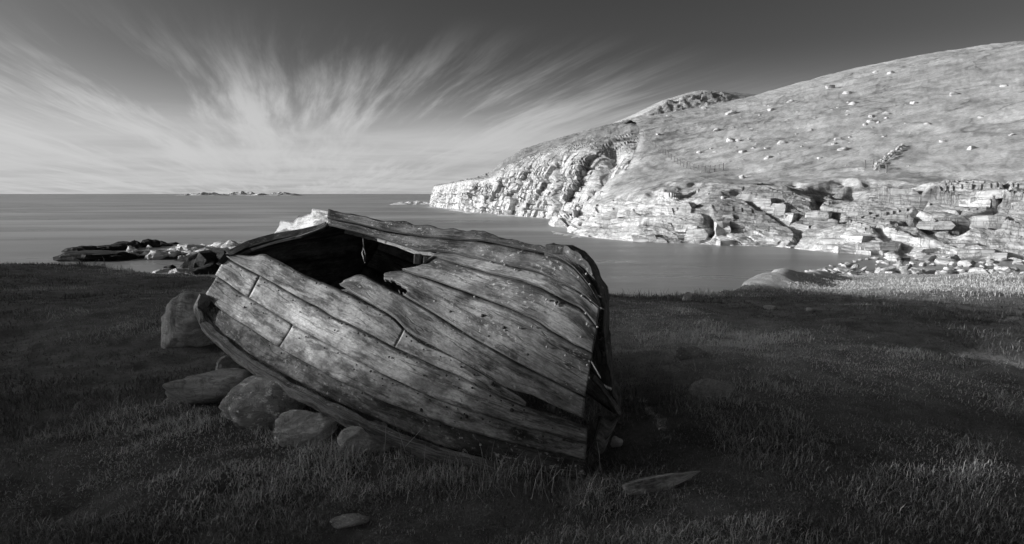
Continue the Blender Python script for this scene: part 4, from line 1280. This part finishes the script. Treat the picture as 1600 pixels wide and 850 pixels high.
near_rock('stone', 'small pale tuft-like stones on the turf edge by the bay', 1077, 454, .18, .15, .16, 51, M_boulder, .3, sink=.15, cat='stone')
near_rock('stone', 'flat pale stone in the shaded turf near the bay edge', 1208, 469, .2, .2, .05, 52, M_boulder, .3, sink=.15, cat='stone')
near_rock('stone', 'small flat pale stone at the shade edge on the right turf', 1270, 473, .14, .15, .05, 53, M_boulder, .3, sink=.15, cat='stone')


def stake():
    a = at_z(975, 768, .0); a[2] = float(ground_z(a[0], a[1])) - .02; b_ = at_y(1094, 737, a[1] + .10)
    P = np.array([a, a * .5 + b_ * .5, b_]); o = bar('timber_stake', P, (0, .3, .95), .085, .07, (.62, .5, .1), n=30, taper=[1.1, 1.15, .95, .55, .08], rough=.006, seed=66)
    c = Vector(a); o.data.transform(Matrix.Translation(-c)); o.location = c
    o['category'] = 'timber'; o['label'] = 'pointed grey timber lying in the grass right of the boat'


stake()


# ------------------------------------------------------------------ grass
def blades(name, xy, length, width, tone, seed, lean=.55, segs=2):
    rs = np.random.RandomState(seed); n = len(xy)
    z = ground_z(xy[:, 0], xy[:, 1]); base = np.stack([xy[:, 0], xy[:, 1], z - .01], -1)
    th = rs.uniform(0, 2 * np.pi, n); le = np.abs(rs.normal(0, lean, n)) + .25; le = np.minimum(le, 1.4)
    dirh = np.stack([np.cos(th), np.sin(th), 0 * th], -1); ph = th + np.pi / 2 + rs.uniform(-.6, .6, n)
    side = np.stack([np.cos(ph), np.sin(ph), 0 * ph], -1) * (width / 2)[:, None]
    L = length[:, None]; up = np.array([0, 0, 1.0])
    mid = base + L * .55 * (up * np.cos(le * .6)[:, None] + dirh * np.sin(le * .6)[:, None])
    tip = mid + L * .45 * (up * np.cos(le * 1.5)[:, None] + dirh * np.sin(le * 1.5)[:, None])
    V = np.stack([base - side, base + side, mid + side * .8, mid - side * .8, tip], 1).reshape(-1, 3)
    i = np.arange(n)[:, None] * 5
    tri = np.concatenate([i + np.array([[0, 1, 2]]), i + np.array([[0, 2, 3]]), i + np.array([[3, 2, 4]])])
    me = mesh_np(name, V, tri, True); attr(me, 'tone', np.repeat(tone, 5))
    return me


def grass():
    rs = np.random.RandomState(5)
    n = 480000
    r = np.exp(rs.uniform(math.log(2.0), math.log(27.0), n)); az = rs.uniform(-R(46), R(46), n)
    xy = np.stack([r * np.sin(az), r * np.cos(az)], -1)
    p3 = np.concatenate([xy, 0 * xy[:, :1]], -1)
    yc = np.interp(xy[:, 0], _cx, _cy)
    tuft = sstep(.05, .6, fbm(p3 * 1.3, 70, 3)); fine = vnoise(p3 * 5, 71)
    keep = (xy[:, 1] < yc + 1.0) & (shingle(xy[:, 0], xy[:, 1]) < .5) & (fine + .9 * rs.rand(n) > -.25)
    xy, r, tuft = xy[keep], r[keep], tuft[keep]; n = len(xy)
    ln = rs.uniform(.014, .036, n) * (1 + 1.3 * tuft) * (1 + .04 * r)
    ln = ln * np.interp(r, [2, 4.2], [.6, 1.0]) * (1 + 2.2 * np.exp(-((xy[:, 1] - np.interp(xy[:, 0], _cx, _cy) - .1) / .5) ** 2) * rs.rand(n) * (xy[:, 0] < 5))
    # taller growth along the foot of the boat
    bd = np.abs(np.interp(xy[:, 0], [-2.6, -1, .5], [4.9, 3.75, 3.35]) - xy[:, 1])
    tall = np.exp(-(bd / .35) ** 2) * (xy[:, 0] > -1.3) * (xy[:, 0] < .9)
    ln = ln * (1 + 1.8 * tall * rs.rand(n))
    wd = rs.uniform(.0018, .0036, n) * (1 + .16 * r)
    dry = sunlit_turf(xy[:, 0], xy[:, 1])
    patch = np.clip(.85 + 1.1 * fbm(np.concatenate([xy, 0 * xy[:, :1]], -1) * .55, 19, 3), .3, 1.9)
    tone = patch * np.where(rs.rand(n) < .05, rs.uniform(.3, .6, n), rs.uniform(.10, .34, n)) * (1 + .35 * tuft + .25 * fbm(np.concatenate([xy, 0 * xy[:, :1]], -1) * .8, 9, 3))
    tone = tone * (1 - dry) + dry * (tone * 1.0 + .4 * rs.uniform(.6, 1.3, n))  # blades on the right slope toned paler to stand for sunlight
    link('grass', blades('grass', xy, ln, wd, np.clip(tone * np.interp(r, [2, 3.2, 4.6, 7], [.62, .8, 1.5, 1.7]) * (1 + 1.3 * np.exp(-(((xy[:, 0] - 2.0) / 1.5) ** 2 + ((xy[:, 1] - 6.2) / 1.8) ** 2))), .02, .8), 6, 1.25), M_blade, kind='stuff', label='short rough grass covering the near turf')  # blade tone painted darker nearby like a vignette, brighter beside the boat as fill
    # farther grass on the slope to the beach
    n = 160000
    y = rs.uniform(11, 46, n) ; x = rs.uniform(4, 40, n)
    k = (x < y * .85) & (y < np.interp(x, _cx, _cy) + .5) & (np.hypot(x, y) > 14) & (shingle(x, y) < rs.rand(n))
    xy = np.stack([x[k], y[k]], -1); n = len(xy)
    tone = rs.uniform(.3, .6, n)
    me = blades('grass', xy, rs.uniform(.03, .085, n), rs.uniform(.010, .02, n), tone, 7)
    link('grass', me, M_blade, kind='stuff', label='pale grass on the slope down to the beach')
    # stalks
    st = []
    for _ in range(620):
        if rs.rand() < .6: a, b_ = rs.uniform(560, 930), rs.uniform(705, 780)
        else: a, b_ = rs.uniform(930, 1130), rs.uniform(500, 620)
        p = at_z(a, b_, 0.0); st.append(p[:2])
    st = np.array(st); n = len(st)
    link('grass', blades('grass', st, rs.uniform(.08, .24, n), rs.uniform(.002, .004, n), rs.uniform(.2, .7, n), 8, .6), M_blade, kind='stuff', label='longer dry grass stalks round the boat and on the hummock')


grass()


def stalk_plant(px, py, h, label, seed, heads=14, lean=(.05, 0)):
    rng = random.Random(seed); p = at_z(px, py, 0.0); p[2] = float(ground_z(p[0], p[1]))
    root = empty('grass_stalk', tuple(p), category='plant', label=label)
    path = np.array([(lean[0] * t * t * h / .2, lean[1] * t * h / .2, h * t) for t in np.linspace(0, 1, 8)])
    V, Fc = tube_np(path, .0022, 5); link('stem', mesh_np('stem', V, Fc), M_stalk, root)
    V, Fc = [], []
    for i in range(heads):
        c = path[-1] * (1 - .45 * i / heads); c = np.array([c[0] + rng.gauss(0, .008), c[1] + rng.gauss(0, .008), h * (1 - .4 * i / heads)])
        v, f = tube_np([c, c + np.array([rng.gauss(0, .004), 0, .006]), c + np.array([rng.gauss(0, .006), 0, .014])], .0035, 5, taper=[.4, 1, .3])
        Fc.append(f + sum(len(a) for a in V)); V.append(v)
    link('seed_head', mesh_np('seed_head', np.concatenate(V), np.concatenate(Fc)), M_stalk, root)


stalk_plant(893, 872, .15, 'pale seeding grass stalk at the bottom of the foreground', 1)
stalk_plant(612, 735, .10, 'short pale flowering stalk against the rub rail', 2, 10)
for i, (x0, y0, x1, y1, yy) in enumerate([(634, 708, 615, 655, 3.62), (633, 698, 666, 661, 3.62), (600, 712, 603, 660, 3.66), (938, 735, 933, 690, 3.5)]):
    a, b_ = at_y(x0, y0, yy), at_y(x1, y1, yy)
    V, Fc = tube_np(np.array([a, a * .5 + b_ * .5 + np.array([.004, 0, 0]), b_]) - a, .0022, 5, taper=[1, .8, .4])
    o = link('dry_stalk', mesh_np('dry_stalk', V, Fc), M_stalk, category='plant', group='dry stalks at the foot of the boat',
             label=['dry stalk leaning left in front of the rub rail', 'dry stalk leaning right, crossing another at the rub rail', 'thin upright dry stalk in front of the rub rail', 'thin dry stalk standing by the open right end of the boat'][i])
    o.location = a
